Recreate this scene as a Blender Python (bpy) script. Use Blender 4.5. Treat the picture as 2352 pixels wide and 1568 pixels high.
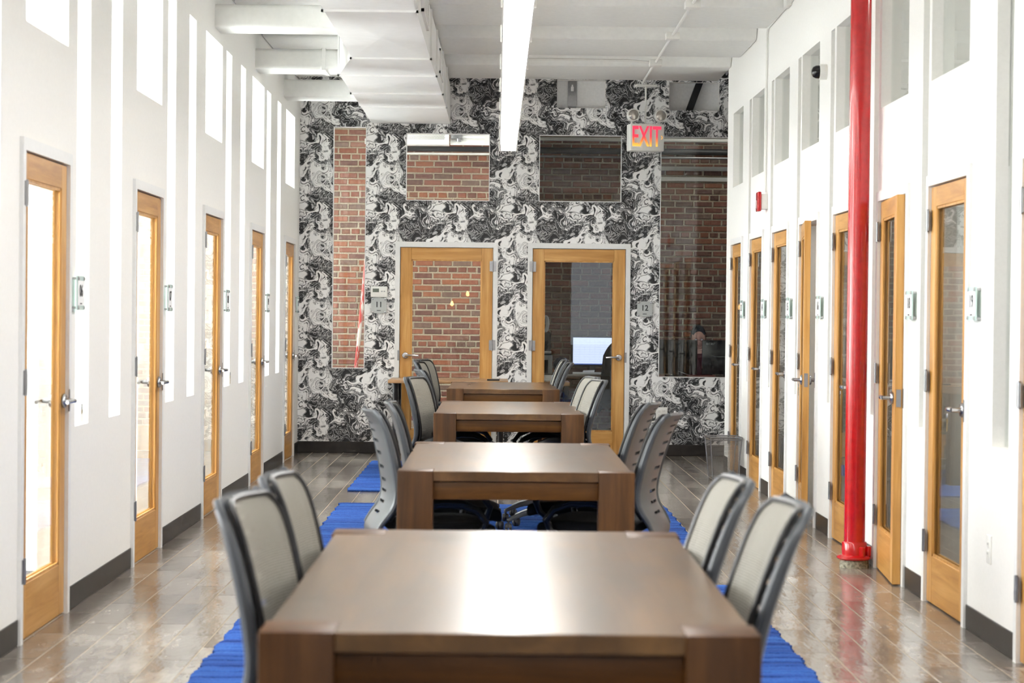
import bpy, bmesh, math, random
from mathutils import Vector, Matrix
rnd = random.Random(7)
scene = bpy.context.scene
for o in list(bpy.data.objects):
    bpy.data.objects.remove(o, do_unlink=True)
C = scene.collection

# ------------------------------------------------------------------ camera
F, H = 4600.0, 1.378
YAW, PITCH, ROLL = 0.0081, -0.01309, 0.01045
fw = Vector((math.sin(YAW)*math.cos(PITCH), math.cos(YAW)*math.cos(PITCH), math.sin(PITCH)))
rt = Vector((math.cos(YAW), -math.sin(YAW), 0)); up = rt.cross(fw)
r2 = rt*math.cos(ROLL) + up*math.sin(ROLL); u2 = up*math.cos(ROLL) - rt*math.sin(ROLL)
cam = bpy.data.cameras.new('camera'); camo = bpy.data.objects.new('camera', cam); C.objects.link(camo)
m = Matrix((r2, u2, -fw)).transposed().to_4x4(); m.translation = (0, 0, H); camo.matrix_world = m
cam.sensor_fit = 'HORIZONTAL'; cam.sensor_width = 36; cam.lens = 36*F/2352
cam.dof.use_dof = True; cam.dof.focus_distance = 16.5; cam.dof.aperture_fstop = 5.0
cam.clip_start = 0.05; cam.clip_end = 200
scene.camera = camo

# ------------------------------------------------------------------ world, exposure, large lights
w = bpy.data.worlds.new('sky'); scene.world = w; w.use_nodes = True
w.node_tree.nodes['Background'].inputs[0].default_value = (0.75, 0.87, 1.0, 1)
w.node_tree.nodes['Background'].inputs[1].default_value = 0.9
vs = scene.view_settings
vs.view_transform = 'Standard'; vs.look = 'None'; vs.gamma = 1.0; vs.use_curve_mapping = False; vs.exposure = 0.52
cy = scene.cycles
cy.use_denoising = True; cy.max_bounces = 8; cy.diffuse_bounces = 6; cy.glossy_bounces = 2
cy.transparent_max_bounces = 12; cy.transmission_bounces = 3; cy.caustics_reflective = False; cy.caustics_refractive = False
cy.sample_clamp_indirect = 12.0; cy.use_light_tree = False; cy.use_adaptive_sampling = True; cy.adaptive_threshold = 0.05; cy.adaptive_min_samples = 12

XL, XR, YB = -1.955, 2.12, 19.83          # wall faces of the hall
BAY = [8.27 + 2.55*k for k in range(-2, 5)]  # near edges of the door leaves on the window side
RD = [(17.27, 18.0), (15.92, 16.66), (14.55, 15.31), (13.19, 13.94), (11.80, 12.54), (10.32, 11.06), (8.98, 9.77), (7.27, 8.02)]
RSLOT = [(16.75, 16.89), (15.40, 15.54), (14.03, 14.17), (12.64, 12.78), (11.15, 11.29), (9.86, 10.0), (8.24, 8.52)]

def area(name, loc, rot, sx, sy, power, color=(1, 1, 1)):
    l = bpy.data.lights.new(name, 'AREA'); l.shape = 'RECTANGLE'; l.size = sx; l.size_y = sy; l.energy = power; l.color = color
    o = bpy.data.objects.new(name, l); C.objects.link(o); o.location = loc; o.rotation_euler = rot
    return o
R = math.radians
DAY = (0.985, 0.995, 1.0)
for b in BAY:                                   # daylight at the outer window of each office on the window side
    area('daylight', (-4.78, b+1.05, 1.95), (0, R(-90), 0), 2.3, 1.9, 255, DAY)
area('daylight', (-2.52, 20.95, 1.7), (0, R(-90), 0), 2.0, 1.5, 38, DAY)          # office 11 side window
for wx in (-3.9, 2.6, 4.75): area('daylight', (wx, -6.9, 2.0), (R(90), 0, 0), 1.7, 2.6, 7, DAY)   # lounge windows behind the camera

# ------------------------------------------------------------------ helpers
def lin(h):
    v = [int(h[i:i+2], 16)/255 for i in (0, 2, 4)]
    return tuple(c/12.92 if c <= .04045 else ((c+.055)/1.055)**2.4 for c in v) + (1,)

class NT:
    def __init__(s, name):
        s.m = bpy.data.materials.new(name); s.m.use_nodes = True; s.t = s.m.node_tree; s.t.nodes.clear()
        s.out = s.n('ShaderNodeOutputMaterial')
    def n(s, typ, **kw):
        nd = s.t.nodes.new(typ)
        for k, v in kw.items(): setattr(nd, k, v)
        return nd
    def l(s, a, b): s.t.links.new(a, b)
    def setin(s, nd, key, v):
        if isinstance(v, bpy.types.NodeSocket): s.l(v, nd.inputs[key])
        elif v is not None: nd.inputs[key].default_value = v
    def math(s, op, a, b=None, c=None, clamp=False):
        nd = s.n('ShaderNodeMath', operation=op, use_clamp=clamp)
        for i, v in enumerate((a, b, c)): s.setin(nd, i, v)
        return nd.outputs[0]
    def noise(s, vec, scale, detail=3, rough=.5, dist=0, dims='3D', W=None):
        nd = s.n('ShaderNodeTexNoise', noise_dimensions=dims)
        s.setin(nd, 'Vector', vec); s.setin(nd, 'Scale', scale); s.setin(nd, 'Detail', detail); s.setin(nd, 'Roughness', rough); s.setin(nd, 'Distortion', dist)
        if W is not None: s.setin(nd, 'W', W)
        return nd.outputs
    def ramp(s, fac, stops, interp='LINEAR'):
        nd = s.n('ShaderNodeValToRGB'); cr = nd.color_ramp; cr.interpolation = interp
        while len(cr.elements) < len(stops): cr.elements.new(.5)
        for e, (p, c) in zip(cr.elements, stops): e.position = p; e.color = c
        s.l(fac, nd.inputs[0]); return nd.outputs[0]
    def mix(s, fac, a, b, blend='MIX'):
        nd = s.n('ShaderNodeMix', data_type='RGBA', blend_type=blend)
        s.setin(nd, 0, fac); s.setin(nd, 6, a); s.setin(nd, 7, b); return nd.outputs[2]
    def mapping(s, vec, scale=(1, 1, 1), loc=(0, 0, 0)):
        nd = s.n('ShaderNodeMapping'); s.l(vec, nd.inputs[0]); nd.inputs['Scale'].default_value = scale; nd.inputs['Location'].default_value = loc
        return nd.outputs[0]
    def coord(s, which='Object'): return s.n('ShaderNodeTexCoord').outputs[which]
    def pos(s): return s.n('ShaderNodeNewGeometry').outputs['Position']
    def bump(s, h, strength, dist=.01):
        nd = s.n('ShaderNodeBump'); s.l(h, nd.inputs['Height']); nd.inputs['Strength'].default_value = strength; nd.inputs['Distance'].default_value = dist
        return nd.outputs[0]
    def bsdf(s, color, rough=.5, metal=0, normal=None, coat=0, coat_rough=.1, emit=None, estr=0, spec=.5):
        nd = s.n('ShaderNodeBsdfPrincipled')
        s.setin(nd, 'Base Color', color); s.setin(nd, 'Roughness', rough); s.setin(nd, 'Metallic', metal)
        s.setin(nd, 'Coat Weight', coat); s.setin(nd, 'Coat Roughness', coat_rough); s.setin(nd, 'Specular IOR Level', spec)
        if normal is not None: s.l(normal, nd.inputs['Normal'])
        if emit is not None: s.setin(nd, 'Emission Color', emit); s.setin(nd, 'Emission Strength', estr)
        s.l(nd.outputs[0], s.out.inputs[0]); return nd

def plain(name, hexc, rough=.5, metal=0, var=.04, scale=40, bump=0.0, coat=0, spec=.5):
    t = NT(name); c = lin(hexc)
    n = t.noise(t.coord(), scale, 3)
    d = tuple(max(0, x*(1-2*var)) for x in c[:3]) + (1,); e = tuple(min(1, x*(1+2*var)) for x in c[:3]) + (1,)
    col = t.ramp(n[0], [(.3, d), (.7, e)])
    t.bsdf(col, rough, metal, t.bump(n[0], bump, .002) if bump else None, coat, spec=spec)
    return t.m

def wood(name, cols, grain_axis, rough=.35, scale=1.0, coat=0.0, coat_rough=.15, bump=.05, blotch=.5, spec=.5):
    t = NT(name); v = t.coord()
    rv = t.n('ShaderNodeObjectInfo').outputs['Random']
    ad = t.n('ShaderNodeVectorMath', operation='ADD'); t.l(v, ad.inputs[0])
    cb = t.n('ShaderNodeCombineXYZ'); 
    for i in range(3): t.l(t.math('MULTIPLY', rv, 13.7+i*5), cb.inputs[i])
    t.l(cb.outputs[0], ad.inputs[1])
    sc = [22*scale]*3; sc[grain_axis] = 1.3*scale
    g = t.noise(t.mapping(ad.outputs[0], sc), 1.0, 6, .6, .6)[0]
    sc2 = [3.2*scale]*3; sc2[grain_axis] = 1.0*scale
    g2 = t.noise(t.mapping(ad.outputs[0], sc2), 1.0, 3, .55, 1.2)[0]
    f = t.math('ADD', t.math('MULTIPLY', g, 1-blotch), t.math('MULTIPLY', g2, blotch))
    col = t.ramp(f, [(.34, lin(cols[0])), (.5, lin(cols[1])), (.66, lin(cols[2]))])
    rr = t.math('ADD', t.math('MULTIPLY', g2, .12), rough-.06)
    t.bsdf(col, rr, 0, t.bump(g, bump, .002) if bump > .1 else None, coat, coat_rough, spec=spec)
    return t.m

def arch_glass(name, tint=(1, 1, 1, 1), boost=1.0):
    t = NT(name)
    ge = t.n('ShaderNodeNewGeometry'); dp = t.n('ShaderNodeVectorMath', operation='DOT_PRODUCT'); t.l(ge.outputs['Incoming'], dp.inputs[0]); t.l(ge.outputs['True Normal'], dp.inputs[1])
    c1 = t.math('SUBTRACT', 1.0, t.math('ABSOLUTE', dp.outputs['Value']))
    f = t.math('MULTIPLY', t.math('MULTIPLY_ADD', t.math('POWER', c1, 5.0), .96, .04), boost, clamp=True)   # Schlick reflectance, same from both sides
    n = t.noise(t.pos(), 1.6, 2)[0]
    tr = t.n('ShaderNodeBsdfTransparent'); tr.inputs[0].default_value = tint
    gl = t.n('ShaderNodeBsdfGlossy'); gl.inputs['Roughness'].default_value = 0.0; t.l(t.bump(n, .012, .02), gl.inputs['Normal'])
    mx = t.n('ShaderNodeMixShader'); t.l(f, mx.inputs[0]); t.l(tr.outputs[0], mx.inputs[1]); t.l(gl.outputs[0], mx.inputs[2])
    t.l(mx.outputs[0], t.out.inputs[0]); return t.m

def emissive(name, color, strength):
    t = NT(name); n = t.noise(t.pos(), 3, 1)[0]
    e = t.n('ShaderNodeEmission'); e.inputs[1].default_value = strength
    c2 = tuple(x*.97 for x in color[:3]) + (1,)
    t.l(t.ramp(n, [(.3, c2), (.7, color)]), e.inputs[0]); t.l(e.outputs[0], t.out.inputs[0]); return t.m

class MB:
    def __init__(s): s.v = []; s.f = []
    def add(s, vs, fs):
        k = len(s.v); s.v += [tuple(v) for v in vs]; s.f += [tuple(i+k for i in f) for f in fs]; return s
    def box(s, a, b):
        (x0, y0, z0), (x1, y1, z1) = a, b
        return s.add([(x0,y0,z0),(x1,y0,z0),(x1,y1,z0),(x0,y1,z0),(x0,y0,z1),(x1,y0,z1),(x1,y1,z1),(x0,y1,z1)],
                     [(0,3,2,1),(4,5,6,7),(0,1,5,4),(1,2,6,5),(2,3,7,6),(3,0,4,7)])
    def tube(s, path, r, n=8, closed=False, caps=True):
        P = [Vector(p) for p in path]; N = len(P)
        rs = r if isinstance(r, (list, tuple)) else [r]*N
        rings = []; ref = None
        for i in range(N):
            a = P[(i-1) % N] if (closed or i > 0) else P[i]; b = P[(i+1) % N] if (closed or i < N-1) else P[i]
            t = (b-a).normalized()
            if ref is None:
                ref = t.orthogonal().normalized()
            ref = (ref - t*ref.dot(t)).normalized(); bi = t.cross(ref)
            rings.append([P[i] + (ref*math.cos(2*math.pi*k/n) + bi*math.sin(2*math.pi*k/n))*rs[i] for k in range(n)])
        vs = [v for g in rings for v in g]; fs = []
        for i in range(N if closed else N-1):
            j = (i+1) % N
            for k in range(n): fs.append((i*n+k, i*n+(k+1) % n, j*n+(k+1) % n, j*n+k))
        if caps and not closed: fs += [tuple(range(n))[::-1], tuple(range((N-1)*n, N*n))]
        return s.add(vs, fs)
    def lathe(s, prof, n=24, origin=(0, 0, 0), axis='Z'):
        vs = []; fs = []
        for (r, z) in prof:
            for k in range(n):
                a = 2*math.pi*k/n; p = (r*math.cos(a), r*math.sin(a), z)
                if axis == 'X': p = (p[2], p[0], p[1])
                if axis == 'Y': p = (p[1], p[2], p[0])
                vs.append((p[0]+origin[0], p[1]+origin[1], p[2]+origin[2]))
        for i in range(len(prof)-1):
            for k in range(n): fs.append((i*n+k, i*n+(k+1) % n, (i+1)*n+(k+1) % n, (i+1)*n+k))
        fs += [tuple(range(n))[::-1], tuple(range((len(prof)-1)*n, len(prof)*n))]
        return s.add(vs, fs)
    def prism(s, poly, z0, z1):
        n = len(poly)
        return s.add([(x, y, z0) for x, y in poly] + [(x, y, z1) for x, y in poly],
                     [tuple(range(n))[::-1], tuple(range(n, 2*n))] + [(i, (i+1) % n, (i+1) % n+n, i+n) for i in range(n)])
    def grid(s, nu, nv, fn, skip=None):
        vs = [fn(i/(nu-1), j/(nv-1)) for j in range(nv) for i in range(nu)]
        fs = [(j*nu+i, j*nu+i+1, (j+1)*nu+i+1, (j+1)*nu+i) for j in range(nv-1) for i in range(nu-1) if not (skip and skip(i, j))]
        return s.add(vs, fs)
    def mesh(s, name, mat=None, smooth=False):
        me = bpy.data.meshes.new(name); me.from_pydata(s.v, [], s.f)
        bm = bmesh.new(); bm.from_mesh(me); bmesh.ops.recalc_face_normals(bm, faces=bm.faces); bm.to_mesh(me); bm.free()
        if mat: me.materials.append(mat)
        if smooth:
            me.polygons.foreach_set('use_smooth', [True]*len(me.polygons))
        return me
    def build(s, name, mat=None, parent=None, smooth=False, bevel=0, segs=2, sharp=40, solid=0, subsurf=0):
        me = s.mesh(name, mat)
        o = bpy.data.objects.new(name, me); C.objects.link(o)
        if solid: md = o.modifiers.new('solid', 'SOLIDIFY'); md.thickness = solid; md.offset = 0
        if bevel: md = o.modifiers.new('bevel', 'BEVEL'); md.width = bevel; md.segments = segs; md.limit_method = 'ANGLE'
        if subsurf: md = o.modifiers.new('sub', 'SUBSURF'); md.levels = md.render_levels = subsurf
        if o.modifiers:
            dg = bpy.context.evaluated_depsgraph_get(); me2 = bpy.data.meshes.new_from_object(o.evaluated_get(dg))
            o.modifiers.clear(); o.data = me2; bpy.data.meshes.remove(me); me = me2
        if smooth or bevel:
            me.polygons.foreach_set('use_smooth', [True]*len(me.polygons))
            me.set_sharp_from_angle(angle=R(sharp))
        if parent is not None: o.parent = parent
        return o

def tag(o, label=None, cat=None, group=None, kind=None):
    if label: o['label'] = label
    if cat: o['category'] = cat
    if group: o['group'] = group
    if kind: o['kind'] = kind
    return o
def empty(name, loc=(0, 0, 0), rz=0, **kw):
    o = bpy.data.objects.new(name, None); C.objects.link(o); o.location = loc; o.rotation_euler = (0, 0, rz); o.empty_display_size = .1
    return tag(o, **kw)
def copy_tree(o, parent=None):
    c = o.copy(); C.objects.link(c); c.parent = parent
    for ch in list(o.children): copy_tree(ch, c)
    return c
def bx(name, a, b, mat, parent=None, bevel=0, **kw):
    return tag(MB().box(a, b).build(name, mat, parent, bevel=bevel), **kw)
def text_mesh(txt, size, depth, sx=1.0):
    cu = bpy.data.curves.new('txt', 'FONT'); cu.body = txt; cu.size = size; cu.extrude = depth; cu.align_x = 'CENTER'; cu.align_y = 'CENTER'; cu.resolution_u = 3; cu.offset = size*.012
    o = bpy.data.objects.new('txt', cu); C.objects.link(o)
    me = bpy.data.meshes.new_from_object(o.evaluated_get(bpy.context.evaluated_depsgraph_get()))
    bpy.data.objects.remove(o); me.transform(Matrix.Diagonal((sx, 1, 1, 1)))
    return me

# ------------------------------------------------------------------ materials
M = {}
M['paint'] = plain('white_wall_paint', 'f2f0ec', .55, var=.008, scale=60)
M['ceil'] = plain('white_ceiling_paint', 'eeeeea', .6, var=.012, scale=25)
M['duct'] = plain('painted_sheet_metal', 'efeeec', .42, var=.01, scale=12)
M['trim'] = plain('painted_steel_frame', 'e9e9e8', .4, var=.01)
M['whiteplastic'] = plain('white_plastic', 'ecebe6', .4, var=.01)
M['skirt'] = plain('dark_vinyl_skirting', '2e2a27', .32, var=.08, scale=15)
M['doorwood'] = wood('honey_fir_wood', ('a8742f', 'c8924a', 'dcac68'), 2, .38, 1.0, .15, .25, .03, .35)
M['doorrail'] = wood('honey_fir_wood_crosswise', ('a8722d', 'c58f46', 'd8a660'), 0, .38, 1.0, .15, .25, .03, .35)
M['tabletop'] = wood('brown_acacia_top', ('3d2810', '563a1c', '715028'), 1, .30, .8, .6, .24, .25, .6, .5)
M['tableleg'] = wood('brown_acacia_leg', ('35200e', '4c2f14', '62401d'), 2, .42, 1.0, .0, .24, .04, .4, .25)
M['tableapron'] = wood('brown_acacia_apron', ('382008', '52320f', '694418'), 0, .42, 1.0, .0, .24, .04, .4, .25)
M['deskwood'] = wood('tan_desk_laminate', ('8f6a44', 'a9825a', 'bd9a72'), 0, .3, .7, 0, .1, .02)
M['glass'] = arch_glass('clear_pane_glass', (.97, .99, .98, 1))
M['signglass'] = plain('pale_aqua_acrylic', 'd3e8e3', .12, var=.01)
M['chrome'] = plain('brushed_chrome', 'b8b8ba', .22, 1.0, var=.02)
M['steel'] = plain('satin_steel', '9a9a9c', .35, .9, var=.03)
M['greyplastic'] = plain('slate_grey_plastic', '3f4348', .36, var=.03, scale=30)
M['black'] = plain('black_plastic', '131315', .4, var=.1)
M['blackfab'] = plain('black_fabric', '0b0b0c', .9, var=.3, scale=300, bump=.2)
M['caster'] = plain('grey_caster_plastic', '3c3d3f', .45, var=.05)
M['red'] = plain('red_gloss_paint', 'c00d12', .22, var=.05, scale=30, bump=.15, coat=.5)
M['stone'] = plain('rough_concrete_stub', '8d8878', .9, var=.35, scale=60, bump=.8)
M['paper'] = plain('white_paper', 'eeeeee', .7, var=.02)
M['darkgrey'] = plain('dark_grey_plastic', '2a2b2e', .45, var=.05)
M['silver'] = plain('silver_plastic', '9fa2a4', .4, var=.03)
M['ink'] = plain('black_ink', '18181a', .5)
M['carpet'] = plain('grey_carpet_tile', '55555a', .95, var=.12, scale=250, bump=.3)
M['innerpaint'] = plain('office_white_paint', 'f0f0ee', .6, var=.008, scale=60)
M['lampglass'] = plain('lamp_reflector', 'c9c4bd', .12, .6, var=.05)
M['skin'] = plain('skin', 'c99a83', .5, var=.05)
M['cap'] = plain('dark_navy_cap_cloth', '20262f', .85, var=.08, scale=200)
M['maroon'] = plain('maroon_shirt_cloth', '5a1f26', .85, var=.08, scale=120)
M['brassy'] = plain('brass_key', 'b5a27a', .3, .9)
M['mortar'] = plain('grey_mortar', 'b3a791', .95, var=.15, scale=80, bump=.5)
M['redwhite'] = None

def mk_wallpaper():
    t = NT('marbled_wallpaper'); p = t.pos(); sp = t.n('ShaderNodeSeparateXYZ'); t.l(p, sp.inputs[0])
    T = .68; u = t.math('DIVIDE', sp.outputs[0], T); v = t.math('DIVIDE', sp.outputs[2], T)
    tau = 2*math.pi
    def torus(u, v, rho=1.0):
        a = t.math('MULTIPLY', u, tau); b = t.math('MULTIPLY', v, tau)
        cb = t.n('ShaderNodeCombineXYZ')
        t.l(t.math('MULTIPLY', t.math('COSINE', a), rho), cb.inputs[0]); t.l(t.math('MULTIPLY', t.math('SINE', a), rho), cb.inputs[1])
        t.l(t.math('MULTIPLY', t.math('COSINE', b), rho), cb.inputs[2])
        return cb.outputs[0], t.math('MULTIPLY', t.math('SINE', b), rho)
    def n4(u, v, scale, detail=2, rough=.5, off=0, rho=1.0):
        vec, W = torus(u, v, rho)
        return t.noise(vec, scale, detail, rough, 0, '4D', t.math('ADD', W, off))
    def warp(u, v, scale, amp, off, detail=1):
        c = n4(u, v, scale, detail, .5, off)[1]; s2 = t.n('ShaderNodeSeparateColor'); t.l(c, s2.inputs[0])
        return (t.math('ADD', u, t.math('MULTIPLY', t.math('SUBTRACT', s2.outputs[0], .5), amp)),
                t.math('ADD', v, t.math('MULTIPLY', t.math('SUBTRACT', s2.outputs[1], .5), amp)))
    u1, v1 = warp(u, v, .75, .75, 0)
    u2, v2 = warp(u1, v1, 1.5, .42, 5)
    u3, v3 = warp(u2, v2, 3.6, .13, 9)
    a = n4(u3, v3, .75, 3, .5, 20)[0]                      # large black and white pools
    lines = n4(u3, v3, .9, 2, .5, 31)[0]                  # flow lines
    fine = n4(u3, v3, 2.2, 2, .5, 44)[0]
    s1 = t.math('SINE', t.math('MULTIPLY', lines, 60.0))
    s2 = t.math('SINE', t.math('MULTIPLY', fine, 44.0))
    pool = t.math('MULTIPLY', t.math('SUBTRACT', a, .524), 26.0)
    pool = t.math('ADD', pool, t.math('MULTIPLY', s2, .35), None)
    mask = t.math('ADD', pool, .5, None, True)              # 1 white, 0 black
    veins_w = t.math('MULTIPLY', t.math('SUBTRACT', s1, .62), 5.0, None, True)   # pale veins inside black
    veins_b = t.math('MULTIPLY', t.math('SUBTRACT', t.math('MULTIPLY', s1, -1), .78), 6.0, None, True)   # dark veins inside white
    dens = t.math('MULTIPLY', t.math('SUBTRACT', n4(u1, v1, 2.0, 1, .5, 60)[0], .47), 9, None, True)
    veins_b = t.math('MULTIPLY', veins_b, dens)
    speck = n4(u2, v2, 16, 1, .5, 71)[0]
    speck = t.math('MULTIPLY', t.math('SUBTRACT', speck, .68), 14, None, True)
    grey = n4(u2, v2, 2.6, 3, .6, 80)[0]
    dark = t.math('ADD', t.math('MULTIPLY', t.math('MAXIMUM', veins_w, speck), .72), t.math('MULTIPLY', t.math('SUBTRACT', grey, .52), .9, None, True), None, True)
    light = t.math('SUBTRACT', 1.0, t.math('MULTIPLY', veins_b, .9))
    val = t.math('ADD', t.math('MULTIPLY', mask, light), t.math('MULTIPLY', t.math('SUBTRACT', 1.0, mask), dark))
    col = t.ramp(val, [(0, lin('1c1c1e')), (.4, lin('6a6a6c')), (1, lin('f8f7f6'))])
    t.bsdf(col, .5); return t.m
M['wallpaper'] = mk_wallpaper()

TW, TL = .1524, .6096
def mk_tile():
    t = NT('wood_look_porcelain'); p = t.pos(); sp = t.n('ShaderNodeSeparateXYZ'); t.l(p, sp.inputs[0])
    col = t.math('FLOOR', t.math('DIVIDE', t.math('SUBTRACT', sp.outputs[0], XL), TW))
    off = t.math('MULTIPLY', t.math('MODULO', col, 2.0), .5)
    row = t.math('FLOOR', t.math('SUBTRACT', t.math('DIVIDE', sp.outputs[1], TL), off))
    cb = t.n('ShaderNodeCombineXYZ'); t.l(col, cb.inputs[0]); t.l(row, cb.inputs[1])
    wn = t.n('ShaderNodeTexWhiteNoise', noise_dimensions='3D'); t.l(cb.outputs[0], wn.inputs[0])
    ad = t.n('ShaderNodeVectorMath', operation='ADD'); t.l(p, ad.inputs[0])
    sc = t.n('ShaderNodeVectorMath', operation='SCALE'); t.l(wn.outputs['Color'], sc.inputs[0]); sc.inputs[3].default_value = 7.0; t.l(sc.outputs[0], ad.inputs[1])
    g = t.noise(t.mapping(ad.outputs[0], (26, 5, 1)), 1, 5, .62, .8)[0]
    b = t.noise(t.mapping(ad.outputs[0], (5, 2.2, 1)), 1, 3, .55, .5)[0]
    f = t.math('ADD', t.math('ADD', t.math('MULTIPLY', g, .4), t.math('MULTIPLY', b, .45)), t.math('MULTIPLY', wn.outputs['Value'], .16))
    c = t.ramp(f, [(.34, lin('544d46')), (.48, lin('756d65')), (.6, lin('8e867d')), (.72, lin('a9a298'))])
    wv = t.noise(t.mapping(p, (14, 5.5, 1)), 1, 2, .5, .3)[0]
    wv2 = t.noise(t.mapping(p, (60, 22, 1)), 1, 2)[0]
    h = t.math('ADD', wv, t.math('MULTIPLY', wv2, .25))
    t.bsdf(c, .17, 0, t.bump(h, .2, .012), 0, spec=.75); return t.m
M['tile'] = mk_tile()
M['grout'] = plain('tan_grout', 'ab9d88', .85, var=.06, scale=90)

def mk_brick():
    t = NT('old_red_brick'); oi = t.n('ShaderNodeObjectInfo').outputs['Random']; isl = t.n('ShaderNodeNewGeometry').outputs['Random Per Island']
    r = t.math('FRACT', t.math('ADD', t.math('MULTIPLY', oi, 7.31), isl))
    c = t.ramp(r, [(0, lin('5d3a30')), (.25, lin('784534')), (.5, lin('854a33')), (.7, lin('935636')), (.85, lin('684c3f')), (1, lin('73594b'))])
    n = t.noise(t.pos(), 28, 5, .65)[0]
    c = t.mix(t.math('MULTIPLY', t.math('SUBTRACT', n, .5), 1.6, None, True), c, lin('a08a74'))
    c = t.mix(t.math('MULTIPLY', t.math('SUBTRACT', .5, n), 1.6, None, True), c, lin('4a241c'))
    t.bsdf(c, .45, 0, t.bump(n, .6, .01), .15); return t.m
M['brick'] = mk_brick()

def mk_rug():
    t = NT('blue_wool_rug'); p = t.pos()
    at = t.n('ShaderNodeAttribute', attribute_name='seam_shade').outputs['Fac']
    n = t.noise(t.mapping(p, (90, 160, 60)), 1, 3, .6)[0]; b = t.noise(t.mapping(p, (1.2, 9, 1)), 1, 2)[0]
    f = t.math('ADD', t.math('MULTIPLY', n, .45), t.math('MULTIPLY', b, .55))
    c = t.ramp(f, [(.36, lin('193678')), (.5, lin('264f9a')), (.64, lin('3866b2'))])
    c = t.mix(at, c, lin('0d1c4c'))  # shade of the gaps between strips put into the wool colour
    t.bsdf(c, .9, 0, t.bump(n, .5, .006), spec=.2); return t.m
M['rug'] = mk_rug()

def mk_meshfab(name, c0, c1, alpha):
    t = NT(name); v = t.coord('UV')
    wv = t.n('ShaderNodeTexVoronoi'); wv.feature = 'F1'; t.l(t.mapping(v, (62, 95, 1)), wv.inputs['Vector']); wv.inputs['Scale'].default_value = 1; wv.inputs['Randomness'].default_value = 0.15
    hole = t.math('LESS_THAN', wv.outputs['Distance'], .30)
    bs = t.n('ShaderNodeBsdfPrincipled'); t.l(t.ramp(wv.outputs['Distance'], [(.25, lin(c0)), (.6, lin(c1))]), bs.inputs['Base Color']); bs.inputs['Roughness'].default_value = .55
    tr = t.n('ShaderNodeBsdfTransparent'); mx = t.n('ShaderNodeMixShader')
    t.l(t.math('MULTIPLY', hole, alpha), mx.inputs[0]); t.l(bs.outputs[0], mx.inputs[1]); t.l(tr.outputs[0], mx.inputs[2]); t.l(mx.outputs[0], t.out.inputs[0])
    return t.m
M['meshfab'] = mk_meshfab('grey_chair_mesh', '6f6b62', 'a19d93', .75)

def mk_wire():
    t = NT('steel_wire_mesh'); v = t.coord('UV'); sp = t.n('ShaderNodeSeparateXYZ'); t.l(v, sp.inputs[0])
    a = t.math('LESS_THAN', t.math('FRACT', t.math('MULTIPLY', sp.outputs[0], 46)), .22)
    b = t.math('LESS_THAN', t.math('FRACT', t.math('MULTIPLY', sp.outputs[1], 58)), .22)
    k = t.math('MAXIMUM', a, b)
    bs = t.n('ShaderNodeBsdfPrincipled'); bs.inputs['Base Color'].default_value = lin('8c8d8e'); bs.inputs['Metallic'].default_value = .7; bs.inputs['Roughness'].default_value = .35
    tr = t.n('ShaderNodeBsdfTransparent'); mx = t.n('ShaderNodeMixShader')
    t.l(k, mx.inputs[0]); t.l(tr.outputs[0], mx.inputs[1]); t.l(bs.outputs[0], mx.inputs[2]); t.l(mx.outputs[0], t.out.inputs[0]); return t.m
M['wire'] = mk_wire()

def mk_redwhite():
    t = NT('flaking_red_and_white_paint'); n = t.noise(t.mapping(t.pos(), (30, 30, 5)), 1, 4, .6)[0]
    t.bsdf(t.ramp(n, [(.47, lin('b2342c')), (.55, lin('d8cfc6'))]), .5); return t.m
M['redwhite'] = mk_redwhite()
M['tube'] = emissive('lamp_diffuser', (1, .985, .96, 1), 26.0)
M['bulb'] = emissive('warm_filament', (1, .55, .18, 1), 28.0)
M['screen'] = emissive('monitor_screen', (.62, .70, 1.0, 1), .9)

def mk_exit():
    t = NT('lit_exit_lettering'); sp = t.n('ShaderNodeSeparateXYZ'); t.l(t.coord(), sp.inputs[0])
    f = t.math('ADD', t.math('DIVIDE', sp.outputs[1], .2), .5)
    c = t.ramp(f, [(0.05, (1, .52, .08, 1)), (.35, (1, .18, .06, 1)), (.55, (.95, .05, .08, 1)), (1, (.92, .05, .10, 1))])
    e = t.n('ShaderNodeEmission'); t.l(c, e.inputs[0]); e.inputs[1].default_value = 1.05; t.l(e.outputs[0], t.out.inputs[0]); return t.m
M['exit'] = mk_exit()

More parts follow.
